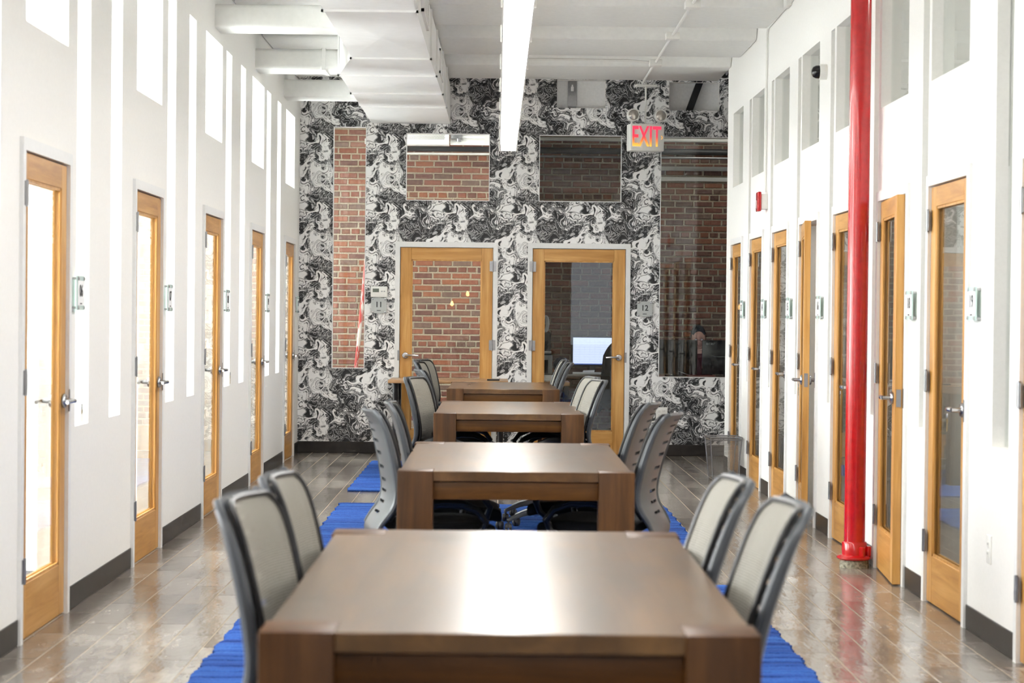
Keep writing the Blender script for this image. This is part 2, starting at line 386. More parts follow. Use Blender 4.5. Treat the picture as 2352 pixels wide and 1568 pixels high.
# ------------------------------------------------------------------ walls with openings
def wall_mesh(name, axis, face, thick, a0, a1, z0, z1, holes, mat, reveal=None):
    """axis 'X': wall plane x = face, runs along Y; axis 'Y': plane y = face, runs along X. thick is signed, away from the hall."""
    As = sorted({a0, a1} | {h[i] for h in holes for i in (0, 1)}); Zs = sorted({z0, z1} | {h[i] for h in holes for i in (2, 3)})
    As = [a for a in As if a0 <= a <= a1]; Zs = [z for z in Zs if z0 <= z <= z1]
    na, nz = len(As)-1, len(Zs)-1
    def solid(i, j):
        if not (0 <= i < na and 0 <= j < nz): return False
        ca, cz = (As[i]+As[i+1])/2, (Zs[j]+Zs[j+1])/2
        return not any(h[0] < ca < h[1] and h[2] < cz < h[3] for h in holes)
    P = lambda a, z, d: (face+d*thick, a, z) if axis == 'X' else (a, face+d*thick, z)
    b = MB()
    for i in range(na):
        for j in range(nz):
            if not solid(i, j): continue
            q = [(As[i], Zs[j]), (As[i+1], Zs[j]), (As[i+1], Zs[j+1]), (As[i], Zs[j+1])]
            b.add([P(a, z, 0) for a, z in q], [(0, 1, 2, 3)]); b.add([P(a, z, 1) for a, z in q], [(3, 2, 1, 0)])
            for (p, r_, di, dj) in ((0, 3, -1, 0), (1, 2, 1, 0), (0, 1, 0, -1), (3, 2, 0, 1)):
                if not solid(i+di, j+dj):
                    b.add([P(*q[p], 0), P(*q[r_], 0), P(*q[r_], 1), P(*q[p], 1)], [(0, 1, 2, 3)])
    me = bpy.data.meshes.new(name); me.from_pydata(b.v, [], b.f)
    bm = bmesh.new(); bm.from_mesh(me); bmesh.ops.remove_doubles(bm, verts=bm.verts, dist=1e-5); bmesh.ops.recalc_face_normals(bm, faces=bm.faces)
    me.materials.append(mat)
    if reveal:
        me.materials.append(reveal)
        for f_ in bm.faces:
            f_.normal_update(); nn = f_.normal
            if abs(nn[0 if axis == 'X' else 1]) < .5: f_.material_index = 1
    bm.to_mesh(me); bm.free()
    o = bpy.data.objects.new(name, me); C.objects.link(o); return o

CEIL = 3.80
TH = .11
LTOP, LTR = 3.26, 2.575
left_holes = []; windows = []
for k, b in enumerate(BAY):
    left_holes.append((b-.005, b+.855, 0, 2.04))
    left_holes.append((b+.045, b+.865, LTR, LTOP))
    for s0 in ((b+1.06, b+1.365), (b+1.88, b+2.175)):
        if s0[1] < YB: left_holes.append((s0[0], s0[1], .84, LTOP))
LY0 = 2.9
tag(wall_mesh('wall_left', 'X', XL, -TH, LY0, YB, 0, CEIL, left_holes, M['paint']), 'long white partition wall with tall bright slots and glazed doors', 'wall', kind='structure')
right_holes = []
for (a, b) in RD:
    right_holes.append((a-.005, b+.005, 0, 2.035)); right_holes.append((a+.035, b+.035, 2.545, 3.21))
for s in RSLOT: right_holes.append((s[0], s[1], .84, 3.21))
REND = 18.47
tag(wall_mesh('wall_right', 'X', XR, TH, LY0, REND, 0, CEIL, right_holes, M['paint']), 'white partition wall behind the red column with a row of glazed doors', 'wall', kind='structure')
W1 = (-1.624, -1.297, .835, 3.223); W2 = (-.905, -.077, 2.502, 3.168); W3 = (.41, 1.228, 2.505, 3.165); W4 = (1.612, 2.95, .778, 3.160)
O1 = (.58, 1.06, 3.432, 3.713); O2 = (1.69, 2.187, 3.42, 3.70)
DB = [(-.952, -.036), (.358, 1.276)]
back_holes = [W1, W2, W3, W4, O1, O2] + [(d[0]-.005, d[1]+.005, 0, 2.045) for d in DB]
tag(wall_mesh('wall_back', 'Y', YB, .12, XL-TH, 4.6, 0, CEIL, back_holes, M['wallpaper'], M['paint']), 'end wall covered in black and white marbled wallpaper', 'wall', kind='structure')

# ceiling with shallow ribs
tag(MB().box((-5, -7.2, CEIL), (6.2, 22.3, CEIL+.12)).build('ceiling', M['ceil']), 'white painted ceiling slab over the long hall', 'ceiling', kind='structure')
for k, yb in enumerate([19.3-1.77*i for i in range(11)]):
    names = 'nearest the wallpapered wall|second from the wallpapered wall|third from the wallpapered wall|fourth from the wallpapered wall'.split('|')
    lab = 'broad shallow white ceiling rib, ' + (names[k] if k < 4 else f'number {k+1} counted from the wallpapered wall')
    r_ = MB()
    y0 = yb-1.15
    r_.add([(XL, y0, CEIL), (XR, y0, CEIL), (XR, yb, CEIL), (XL, yb, CEIL), (XL, y0+.10, 3.65), (XR, y0+.10, 3.65), (XR, yb, 3.65), (XL, yb, 3.65)],
           [(0,3,2,1),(4,5,6,7),(0,1,5,4),(1,2,6,5),(2,3,7,6),(3,0,4,7)])
    tag(r_.build('trim_%d' % (k+1), M['ceil'], bevel=.02), lab, 'ceiling rib', kind='structure')

# ------------------------------------------------------------------ floor
floor = tag(MB().box((XL-.2, LY0-10.2, -.10), (4.6, YB+.13, -.0015)).build('floor', M['grout']), 'wood look tile floor of the hall with pale grout lines', 'floor', kind='structure')
def tile_mesh():
    g = .0021; b = .0012
    x1, y1 = TW-g, TL-g
    m_ = MB()
    m_.add([(g,g,-.003),(x1,g,-.003),(x1,y1,-.003),(g,y1,-.003),(g,g,-.001),(x1,g,-.001),(x1,y1,-.001),(g,y1,-.001),
            (g+b,g+b,0),(x1-b,g+b,0),(x1-b,y1-b,0),(g+b,y1-b,0)],
           [(0,1,5,4),(1,2,6,5),(2,3,7,6),(3,0,4,7),(4,5,9,8),(5,6,10,9),(6,7,11,10),(7,4,8,11),(8,9,10,11)])
    return m_
RUGS = [(-1.13, 1.22, 3.05, 6.1), (-1.13, 1.24, 7.12, 10.2), (-1.11, 1.23, 11.5, 14.45), (-1.14, 1.23, 15.5, 18.62)]
tm = tile_mesh(); tme = tm.mesh('tile', M['tile'])
single = []; rest = []
ncol = int((XR-XL)/TW)+1
for c in range(ncol+1):
    for r_ in range(int(LY0/TL)-1, int(YB/TL)+1):
        x, y = XL+c*TW, (r_+(.5 if c % 2 else 0))*TL
        if y+TL > YB+.02 or x+TW > XR+.10: 
            if not (x < XR+.1): continue
        hid = any(a < x and x+TW < b and y0 < y and y+TL < y1 for a, b, y0, y1 in RUGS)
        cyy = y+TL/2; xx = x+TW/2
        inview = cyy > 7.25 and abs(xx)/cyy < .257
        blocked = abs(xx-.07) < .8 and cyy < 12
        if inview and not hid and not blocked: single.append((cyy, x, y))
        else: rest.append((x, y))
single.sort()
for _, x, y in single[:300]:
    o = bpy.data.objects.new('tile', tme); C.objects.link(o); o.parent = floor; o.location = (x, y, 0)
rest += [(x, y) for _, x, y in single[300:]]
b = MB()
for x, y in rest:
    b.add([(vx+x, min(vy+y, YB-.001), vz) for vx, vy, vz in tm.v], tm.f)
tag(b.build('tile_field', M['tile'], floor), kind='stuff')

# ------------------------------------------------------------------ rooms around the hall
def office_box(name, a, b, mat, label, cat='wall'):
    return bx(name, a, b, mat, label=label, cat=cat, kind='structure')
# window-side offices
office_box('floor_1', (-4.85, LY0, -.05), (XL-TH, YB+.1, .0), M['carpet'], 'grey carpet seen through the glazed doors beside the bright slots', 'floor')
outer_holes = [(b_+.1, b_+2.0, .8, 3.1) for b_ in BAY]
tag(wall_mesh('wall_outer', 'X', -4.7, -.15, LY0, YB+.1, 0, 3.5, outer_holes, M['innerpaint']), 'outer wall of the bright offices with large windows', 'wall', kind='structure')
tag(MB().box((-4.85, LY0, 3.42), (XL-TH, YB+.1, 3.5)).build('ceiling_1', M['innerpaint']), 'white ceiling of the bright offices', 'ceiling', kind='structure')
for k, b_ in enumerate([BAY[0]-.22] + [b_+2.33 for b_ in BAY]):
    bx('wall_partition', (-4.7, b_, 0), (XL-TH, b_+.09, 3.42), M['innerpaint'], label=f'white office partition behind the slotted wall, number {k+1} from the camera', cat='wall', kind='structure')
# dim offices behind the other wall
office_box('floor_2', (XR+TH, LY0, -.05), (4.6, REND, .0), M['carpet'], 'grey carpet inside the dim offices behind the red column', 'floor')
office_box('wall_far_right', (4.5, LY0, 0), (4.62, 22.2, CEIL), M['innerpaint'], 'far white wall of the dim offices')
tag(MB().box((XR+TH, LY0, 3.42), (4.5, REND-.02, 3.5)).build('ceiling_2', M['innerpaint']), 'white ceiling of the dim offices', 'ceiling', kind='structure')
for k, yp in enumerate([18.37, 17.02, 15.69, 14.33, 12.96, 11.53, 10.13, 8.7, 7.05]):
    bx('wall_partition', (XR+TH, yp, 0), (4.5, yp+.09, 3.42), M['innerpaint'], label=f'white partition between dim offices, number {k+1} from the wallpapered wall', cat='wall', kind='structure')
# lounge behind the camera
office_box('floor_3', (-5, -7.2, -.06), (6.2, LY0, -.002), M['tile'], 'wood look tile floor of the lounge behind the camera', 'floor')
tag(wall_mesh('wall_front', 'Y', -7.0, -.15, -5, 6.2, 0, CEIL, [(-4.75, -3.05, .7, 3.3), (1.75, 3.45, .7, 3.3), (3.9, 5.6, .7, 3.3)], M['innerpaint']), 'windowed white wall of the lounge behind the camera', 'wall', kind='structure')
office_box('wall_lounge', (-5.1, -7, 0), (-4.95, LY0, CEIL), M['innerpaint'], 'white side wall of the lounge on the window side')
office_box('wall_lounge', (6.05, -7, 0), (6.2, LY0, CEIL), M['innerpaint'], 'white side wall of the lounge on the far side')
office_box('wall_return', (-5, LY0-.1, 0), (XL, LY0, CEIL), M['paint'], 'white return wall at the start of the slotted partition')
office_box('wall_return', (XR, LY0-.1, 0), (6.1, LY0, CEIL), M['paint'], 'white return wall at the start of the column side partition')
office_box('floor_4', (2.1, REND, -.05), (4.6, YB, -.001), M['tile'], 'tile floor of the short passage past the end of the wall', 'floor')
# offices 11 and 12
YR = 22.05
office_box('floor_5', (-2.6, YB+.12, -.05), (4.6, YR+.2, .0), M['carpet'], 'dark carpet floor of the two brick walled offices', 'floor')
tag(wall_mesh('wall_side', 'X', -2.45, -.12, YB+.12, YR+.2, 0, CEIL, [(20.2, 21.7, .7, 2.7)], M['innerpaint']), 'white side wall with a window in the brick walled office', 'wall', kind='structure')
office_box('wall_divider', (.13, YB+.12, 0), (.21, YR, CEIL), M['innerpaint'], 'white divider between the two brick walled offices')

# brick walls, one brick at a time where a pane shows them
BH, BL = .0682, .208
def brick_mesh(L, seed):
    q = random.Random(seed); j = lambda s: q.uniform(-s, s)
    h = BH-.017; l = L-.017; g = .006; fr = -.012+j(.004)
    A = [(0, .03, 0), (l, .03, 0), (l, .03, h), (0, .03, h)]
    Bm = [(j(.002), fr+.005, j(.002)), (l+j(.003), fr+.005, j(.002)), (l+j(.003), fr+.005, h+j(.002)), (j(.003), fr+.005, h+j(.002))]
    Cc = [(g, fr, g*.8), (l-g, fr+j(.003), g*.8), (l-g, fr+j(.003), h-g*.8), (g, fr, h-g*.8)]
    return MB().add(A+Bm+Cc, [(0,1,5,4),(1,2,6,5),(2,3,7,6),(3,0,4,7),(4,5,9,8),(5,6,10,9),(6,7,11,10),(7,4,8,11),(8,9,10,11)])
protoS = [brick_mesh(BL, i) for i in range(8)]; protoH = [brick_mesh(BL/2+.003, 20+i) for i in range(6)]
meS = [p.mesh('brick', M['brick']) for p in protoS]; meH = [p.mesh('brick', M['brick']) for p in protoH]
sc_ = YR/YB
def seen(x0, x1, z0, z1):
    for (a, b_, c, d) in [W1, W2, W3, (W4[0], 2.35, W4[2], W4[3]), (-.843, -.149, .74, 1.92), (.471, 1.16, .8, 1.92)]:
        if x1 > a*sc_ and x0 < b_*sc_ and z1 > H+(c-H)*sc_ and z0 < H+(d-H)*sc_: return True
    return False
for (bx0, bx1, lab) in ((-2.45, .13, 'old red brick wall of office 11 seen through door and panes'), (.21, 4.5, 'shaded red brick wall of office 12 behind the monitors')):
    wl = tag(MB().box((bx0, YR, 0), (bx1, YR+.12, CEIL)).build('wall_brick', M['mortar']), lab, 'brick wall', kind='structure')
    ones = []; far = MB()
    for row in range(int(CEIL/BH)):
        z = row*BH+.004; head = row % 6 == 3
        L = BL/2+.003 if head else BL
        x = bx0 - (rnd.random()*.02 + (0 if row % 2 else BL/2))
        while x < bx1-.03:
            k = rnd.randrange(6 if head else 8)
            if x > bx0-.01 and x+L < bx1+.01:
                if seen(x, x+L, z, z+BH): ones.append((x, z, (meH if head else meS)[k], k, head))
                else:
                    src = (protoH if head else protoS)[k]; far.add([(vx+x, vy+YR, vz+z) for vx, vy, vz in src.v], src.f)
            x += L
    ones.sort(key=lambda q: abs(q[1]-1.6))
    for (x, z, me, k, head) in ones[:300]:
        o = bpy.data.objects.new('brick', me); C.objects.link(o); o.parent = wl; o.location = (x, YR, z)
    for (x, z, me, k, head) in ones[300:]:
        src = (protoH if head else protoS)[k]; far.add([(vx+x, vy+YR, vz+z) for vx, vy, vz in src.v], src.f)
    tag(far.build('brick_field', M['brick'], wl), kind='stuff')

# ------------------------------------------------------------------ window panes
NW = [0]
def window(a, b_, parent=None, label='', frame=None):
    NW[0] += 1
    o = tag(MB().box(a, b_).build('window_%d' % NW[0], M['glass']), label, 'window', kind='structure')
    if frame: frame(o)
    return o
ORD = ['first', 'second', 'third', 'fourth', 'fifth', 'sixth', 'seventh', 'eighth', 'ninth', 'tenth', 'eleventh', 'twelfth', 'thirteenth']
px = XL-.058
strips = [h for h in left_holes if h[2] == .84 and h[1] > 7.5]; trans = [h for h in left_holes if h[2] == LTR and h[1] > 7.5]
for k, h in enumerate(sorted(strips, reverse=True)):
    window((px-.003, h[0], h[2]), (px+.003, h[1], h[3]), label=f'tall narrow bright slot pane, {ORD[k]} in its wall from the wallpapered end')
for k, h in enumerate(sorted(trans, reverse=True)):
    window((px-.003, h[0], h[2]), (px+.003, h[1], h[3]), label=f'bright pane above a glazed door, {ORD[k]} in the slotted wall from the wallpapered end')
px = XR+.058
for k, s in enumerate(RSLOT):
    window((px-.003, s[0], .84), (px+.003, s[1], 3.21), label=f'dim slot pane beside a door on the column side, {ORD[k]} from the wallpapered end')
for k, (a, b_) in enumerate(RD):
    window((px-.003, a+.035, 2.545), (px+.003, b_+.035, 3.21), label=f'dim pane above a door on the column side, {ORD[k]} from the wallpapered end')
py = YB+.02
def edge_frame(h, w_=.008):
    def f(o):
        b_ = MB(); x0, x1, z0, z1 = h
        for q in (((x0, py-.022, z0), (x0+w_, py+.02, z1)), ((x1-w_, py-.022, z0), (x1, py+.02, z1)), ((x0, py-.022, z0), (x1, py+.02, z0+w_)), ((x0, py-.022, z1-w_), (x1, py+.02, z1))): b_.box(*q)
        b_.build('window_frame', M['trim'], o)
    return f
for h, lab in ((W1, 'tall narrow pane in the wallpaper showing brick and a red pole'), (W2, 'square pane over door 11 showing a white fixture and brick'), (W3, 'dark pane over door 12 beside the exit sign'), (W4, 'tall pane by the wall end showing monitors and a seated person')):
    window((h[0], py-.003, h[2]), (h[1], py+.003, h[3]), label=lab, frame=edge_frame(h))

# ------------------------------------------------------------------ doors
def lever(side, xl, w_, toward):
    """side -1 corridor face (-y), +1 room face; lever points along local x by toward."""
    b_ = MB(); y = -.004 if side < 0 else .046
    b_.lathe([(.033, 0), (.033, side*.006), (.028, side*.012), (.012, side*.014), (.011, side*.052)], 20, (xl, y, .97), 'Y')
    y2 = y+side*.05
    pts = [(xl, y2, .97), (xl+toward*.03, y2+side*.006, .972), (xl+toward*.075, y2+side*.004, .972), (xl+toward*.125, y2-side*.006, .968)]
    b_.tube(pts, [.0115, .0115, .010, .009], 8)
    return b_
ND = [0]
def door(loc, rz, w_, h, label, hinge='lo', open_=0.0, zb=.235, zt=1.925, sw=.105, wall=TH):
    ND[0] += 1
    d = empty('door_%d' % ND[0], loc, rz, label=label, cat='door', kind='structure')
    fr = MB(); fw_ = .05
    for (x0, x1, z0, z1) in ((-fw_, -.003, 0, h+.003), (w_+.003, w_+fw_, 0, h+.003), (-fw_, w_+fw_, h+.003, h+.055)):
        fr.box((x0, -.016, z0), (x1, wall+.016, z1))
    fr.box((-.0031, .046, 0), (.012, .06, h-.012)); fr.box((w_-.012, .046, 0), (w_+.0031, .06, h-.012)); fr.box((-.0031, .046, h-.012), (w_+.0031, .06, h+.0031))
    fr.build('door_frame', M['trim'], d)
    parts = []
    y0, y1 = .0, .042; g = .007
    x0g, x1g = sw, w_-sw
    for a, b_ in ((0.002, x0g), (x1g, w_-.002)):
        parts.append(MB().box((a, y0, g), (b_, y1, h-.003)).build('stile', M['doorwood'], d, bevel=.002, segs=1))
    for z0, z1 in ((g, zb), (zt, h-.003)):
        parts.append(MB().box((x0g, y0, z0), (x1g, y1, z1)).build('rail', M['doorrail'], d, bevel=.002, segs=1))
    be = MB(); e = .012
    for ya, yb_ in ((.004, .012), (.030, .038)):
        be.box((x0g, ya, zb), (x0g+e, yb_, zt)); be.box((x1g-e, ya, zb), (x1g, yb_, zt)); be.box((x0g, ya, zb), (x1g, yb_, zb+e)); be.box((x0g, ya, zt-e), (x1g, yb_, zt))
    parts.append(be.build('glazing_bead', M['doorwood'], d))
    parts.append(MB().box((x0g, .018, zb), (x1g, .024, zt)).build('pane', M['glass'], d))
    xh = .0 if hinge == 'lo' else w_
    for zh in (.30, 1.08, 1.86):
        hb = MB(); s_ = 1 if hinge == 'lo' else -1
        hb.tube([(xh, -.018, zh-.055), (xh, -.018, zh+.055)], .007, 10)
        hb.box((min(xh-.032, xh+.032), -.019, zh-.05), (max(xh-.032, xh+.032), -.0155, zh+.05))
        ho = hb.build('hinge', M['steel'], d)
    xl = w_-.058 if hinge == 'lo' else .058
    tw = -1 if hinge == 'lo' else 1
    parts.append(lever(-1, xl, w_, tw).build('lever_handle', M['chrome'], d, smooth=True)); parts.append(lever(1, xl, w_, tw).build('lever_handle', M['chrome'], d, smooth=True))
    xe = w_-.001 if hinge == 'lo' else .001
    parts.append(MB().box((xe-.003, .009, .925), (xe+.002, .033, 1.015)).build('latch_plate', M['steel'], d))
    MB().box((w_+.0 if hinge == 'lo' else -.02, -.0175, .92), (w_+.02 if hinge == 'lo' else 0, -.0155, 1.02)).build('strike_plate', M['steel'], d)
    if open_:
        for p in parts: p.rotation_euler = (0, 0, -open_)
    return d
for k, b_ in enumerate(reversed([q for q in BAY if q > 8])):
    door((XL, b_, 0), R(90), .85, 2.035, f'honey wood glazed door in the slotted wall, {ORD[k]} from the wallpapered end')
for k, (a, b_) in enumerate(RD):
    lab = f'honey wood glazed door on the column side, {ORD[k]} from the wallpapered end' + (', ajar' if k in (3, 5) else '')
    door((XR, b_, 0), R(-90), b_-a, 2.025, lab, open_={3: R(7), 5: R(4.5)}.get(k, 0))
door((DB[0][0], YB, 0), 0, DB[0][1]-DB[0][0], 2.04, 'honey wood glazed door 11 in the marbled wall showing brick', 'hi', zt=1.92, sw=.11, wall=.12)
door((DB[1][0], YB, 0), 0, DB[1][1]-DB[1][0], 2.04, 'honey wood glazed door 12 in the marbled wall showing a monitor', 'lo', zt=1.92, sw=.113, wall=.12)

# skirting
def skirting(name, lab, segs):
    e = empty(name, label=lab, cat='baseboard', kind='structure')
    for a, b_ in segs: MB().box(a, b_).build('skirting_strip', M['skirt'], e, bevel=.003, segs=1)
sl = []; bs_ = [q for q in BAY]
for i in range(len(bs_)-1): sl.append(((XL, bs_[i]+.90, 0), (XL+.006, bs_[i+1]-.05, .108)))
sl.append(((XL, bs_[-1]+.90, 0), (XL+.006, YB, .108)))
skirting('baseboard_left', 'dark vinyl skirting along the slotted wall', sl)
rr = sorted(RD); sr = [((XR-.006, rr[i][1]+.05, 0), (XR, rr[i+1][0]-.05, .108)) for i in range(len(rr)-1)] + [((XR-.006, rr[-1][1]+.05, 0), (XR, REND, .108))]
skirting('baseboard_right', 'dark vinyl skirting along the column side wall', sr)
skirting('baseboard_back', 'dark vinyl skirting under the marbled wallpaper', [((XL, YB-.006, 0), (-1.004, YB, .112)), ((.016, YB-.006, 0), (.304, YB, .112)), ((1.33, YB-.006, 0), (4.5, YB, .112))])

# ------------------------------------------------------------------ overhead things
DZ = 3.26
def duct():
    e = empty('air_duct', (-.8, 16, DZ), label='white cross-broken sheet metal duct running to the wallpapered wall', cat='air duct')
    off = lambda v: tuple(Vector(v)-Vector((-.8, 16, DZ)))
    top = 3.62
    secs = [(8.6, -1.09, -.52), (10.9, -1.09, -.52), (12.45, -1.09, -.515), (14.75, -1.08, -.505), (15.82, -1.255, -.495), (17.1, -1.25, -.48), (18.2, -1.248, -.475), (YB-.005, -1.245, -.47)]
    for (ya, xa0, xa1), (yb_, xb0, xb1) in zip(secs, secs[1:]):
        b_ = MB(); my = (ya+yb_)/2; mx = (xa0+xa1+xb0+xb1)/4
        v = [(xa0, ya, DZ), (xa1, ya, DZ), (xb1, yb_, DZ), (xb0, yb_, DZ), (xa0, ya, top), (xa1, ya, top), (xb1, yb_, top), (xb0, yb_, top),
             (mx, my, DZ-.012), (xa1/2+xb1/2+.014, my, (DZ+top)/2), (xa0/2+xb0/2-.014, my, (DZ+top)/2)]
        b_.add([off(q) for q in v], [(0,1,8),(1,2,8),(2,3,8),(3,0,8),(1,5,9),(5,6,9),(6,2,9),(2,1,9),(0,3,10),(3,7,10),(7,4,10),(4,0,10),(4,7,6,5),(0,4,5,1),(2,6,7,3)])
        b_.build('duct_section', M['duct'], e)
    for (ya, xa0, xa1) in secs[1:-1]:
        b_ = MB(); k = .014
        for p, q in (((xa0-k, ya-.014, DZ-k), (xa1+k, ya+.014, DZ)), ((xa1, ya-.014, DZ-k), (xa1+k, ya+.014, top)), ((xa0-k, ya-.014, DZ-k), (xa0, ya+.014, top))): b_.box(off(p), off(q))
        b_.build('flange', M['duct'], e)
    for (y0, y1) in ((11.2, 12.2), (13.0, 13.9), (16.3, 17.0), (18.5, 19.1)):
        xg = -.50 if y0 > 15 else -.515
        g_ = MB()
        for p, q in (((xg+.0, y0, 3.34), (xg+.03, y0+.02, 3.54)), ((xg, y1-.02, 3.34), (xg+.03, y1, 3.54)), ((xg, y0, 3.52), (xg+.03, y1, 3.54)), ((xg, y0, 3.34), (xg+.03, y1, 3.36))): g_.box(off(p), off(q))
        go = g_.build('grille', M['duct'], e)
        for s_ in range(6):
            z = 3.372+s_*.026
            MB().box(off((xg+.004, y0+.02, z)), off((xg+.026, y1-.02, z+.010))).build('louver', M['duct'], go)
        MB().box(off((xg-.01, y0+.02, 3.36)), off((xg+.004, y1-.02, 3.52))).build('grille_back', M['darkgrey'], go)
duct()
for k, (y0, y1, z0) in enumerate(((18.30, 18.66, 3.345), (16.12, 16.50, 3.335), (13.82, 14.14, 3.335), (11.45, 11.8, 3.335))):
    x1 = -1.262 if y0 > 15 else -1.105
    o = MB().box((XL-.06, y0, z0), (x1, y1, z0+.165)).build('cross_beam', M['ceil'], bevel=.03, segs=4)
    tag(o, f'white rounded cross beam between slotted wall and duct, {ORD[k]} from the wallpapered end', 'beam', kind='structure')
# small strap on the second beam
sb = MB().box((-1.42, 16.11, 3.330), (-1.39, 16.51, 3.505)); tag(sb.build('strap', M['ceil']), 'thin white strap around the second cross beam', 'strap')
tag(MB().tube([(XL+.012, 9, 3.66), (XL+.012, YB-.02, 3.66)], .007, 8).build('wall_cable', M['steel'], smooth=True), 'thin grey cable along the top of the slotted wall', 'cable')

lt = empty('linear_pendant_light', (.0925, 8, 2.85), label='long white linear lamp hanging over the row of tables', cat='lamp')
hb = MB()
for s_ in (-1, 1): hb.box((s_*.073-.004, -13, 0), (s_*.073+.004, 10, .075))
hb.build('housing', M['whiteplastic'], lt)
MB().box((-.062, -12.99, .004), (.062, 9.99, .02)).build('diffuser', M['tube'], lt); MB().box((-.069, -12.99, .06), (.069, 9.985, .072)).build('top_cover', M['whiteplastic'], lt)
for y in [10-1.2*i for i in range(19)]:
    for s_ in (-1, 1): MB().box((s_*.081-.004, y-.012, -.003), (s_*.081+.004, y+.012, .088)).build('joint_clip', M['whiteplastic'], lt)
for y in (9.0, 5.4, 1.8, -1.8): MB().tube([(0, y, .085), (0, y, 3.65-2.85)], .0025, 6).build('hanger_wire', M['steel'], lt)

# exit sign on its rod
ex = empty('exit_sign', (1.427, 19.40, 2.975), R(11), label='lit red EXIT sign with two lamp heads hung by the wallpapered wall', cat='exit sign')
MB().box((-.168, -.075, 0), (.168, .075, .262)).build('housing', M['whiteplastic'], ex, bevel=.008)
tme2 = text_mesh('EXIT', .275, .003, .52); tme2.materials.append(M['exit'])
xo = bpy.data.objects.new('lettering', tme2); C.objects.link(xo); xo.parent = ex; xo.location = (-.010, -.0775, .130); xo.rotation_euler = (R(90), 0, 0)
ch = MB().add([(.137, -.078, .150), (.143, -.078, .150), (.154, -.078, .132), (.143, -.078, .114), (.137, -.078, .114), (.148, -.078, .132)], [(0, 1, 2, 5), (5, 2, 3, 4)])
ch.build('chevron', M['exit'], ex)
for s_ in (-1, 1):
    hd = MB().lathe([(.016, .06), (.045, .045), (.060, .0), (.060, -.05), (.052, -.055), (.050, -.045)], 24, (s_*.137, -.02, .345), 'Y').build('lamp_head', M['whiteplastic'], ex, smooth=True)
    MB().lathe([(.001, -.062), (.025, -.058), (.05, -.046), (.05, -.03)], 24, (s_*.137, -.02, .345), 'Y').build('lens', M['lampglass'], hd, smooth=True)
    MB().tube([(s_*.137, 0, .262), (s_*.137, 0, .30)], .012, 8).build('neck', M['whiteplastic'], ex)
MB().tube([(.0, 0, .262), (.0, 0, .675)], .009, 8).build('hanger_rod', M['whiteplastic'], ex)
MB().box((-.10, -.05, .625), (.10, .05, .645)).build('ceiling_plate', M['whiteplastic'], ex, bevel=.004)
# conduit with boxes along the ceiling
cd = empty('ceiling_conduit', (1.39, 16, 3.63), label='white conduit with junction boxes along the ceiling to the exit sign', cat='conduit')
MB().tube([(0, -6, 0), (0, 3.35, 0)], .012, 8).build('pipe', M['whiteplastic'], cd, smooth=True)
for y in (-3.2, -1.58, .05, 1.76): MB().box((-.055, y-.06, -.035), (.055, y+.06, .02)).build('junction_box', M['whiteplastic'], cd, bevel=.006)
MB().tube([(-.05, 1.76, 0), (-.25, 1.74, .012), (-.9, 1.72, .012), (-1.2, 1.72, .01), (-1.27, 1.72, -.03)], .011, 8).build('branch_pipe', M['whiteplastic'], cd, smooth=True)
wc = empty('wall_conduit', (XR-.012, 15.76, 2.35), label='thin white conduit on the column side wall down to the fire alarm', cat='conduit')
MB().tube([(0, 0, .02), (0, 0, 1.26), (0, -.04, 1.30), (0, -2.4, 1.33), (0, -3.6, 1.33)], .009, 8).build('pipe', M['whiteplastic'], wc, smooth=True)
MB().box((-.03, -1.25, 1.29), (.01, -1.1, 1.38)).build('coupling_box', M['whiteplastic'], wc, bevel=.004)

# fire alarm, dome camera
fa = empty('fire_alarm', (XR, 15.75, 2.29), label='red fire alarm strobe on a white box on the column side wall', cat='fire alarm')
MB().box((-.05, -.055, -.06), (0, .055, .06)).build('back_box', M['whiteplastic'], fa, bevel=.004)
MB().box((-.078, -.065, -.077), (-.05, .065, .077)).build('alarm_body', M['red'], fa, bevel=.008)
MB().box((-.094, -.03, -.055), (-.078, .03, .01)).build('strobe_lens', M['whiteplastic'], fa, bevel=.006)
dc = empty('dome_camera', (XR, 12.95, 2.97), label='small dark dome camera on a white mount above an ajar door', cat='camera')
MB().lathe([(.05, 0), (.05, -.045), (.046, -.048)], 24, (0, 0, 0), 'X').build('mount', M['whiteplastic'], dc, smooth=True)
MB().lathe([(.044, -.048), (.042, -.07), (.032, -.088), (.016, -.096), (.001, -.098)], 20, (0, 0, 0), 'X').build('dome', plain('smoked_dome', '1c1c1e', .08), dc, smooth=True)

# red column
col_ = empty('red_column', (2.005, 11.1, 0), label='glossy red cast iron column by the dim offices', cat='column')
MB().lathe([(.082, 0), (.08, .03), (.074, .045)], 24).build('stone_base', M['stone'], col_, smooth=True)
MB().lathe([(.060, .042), (.090, .044), (.098, .052), (.097, .060), (.085, .066), (.070, .070), (.070, .135), (.064, .143)], 32).build('flange', M['red'], col_, smooth=True)
MB().lathe([(.058, .07), (.058, CEIL-.15)], 32).build('shaft', M['red'], col_, smooth=True)
for a in (-68, -112+90):
    an = R(a); cx_, cy_ = .078*math.cos(an), .078*math.sin(an)
    MB().lathe([(.016, .066), (.017, .115), (.012, .12)], 8, (cx_, cy_, 0)).build('clamp_lug', M['red'], col_, smooth=True)

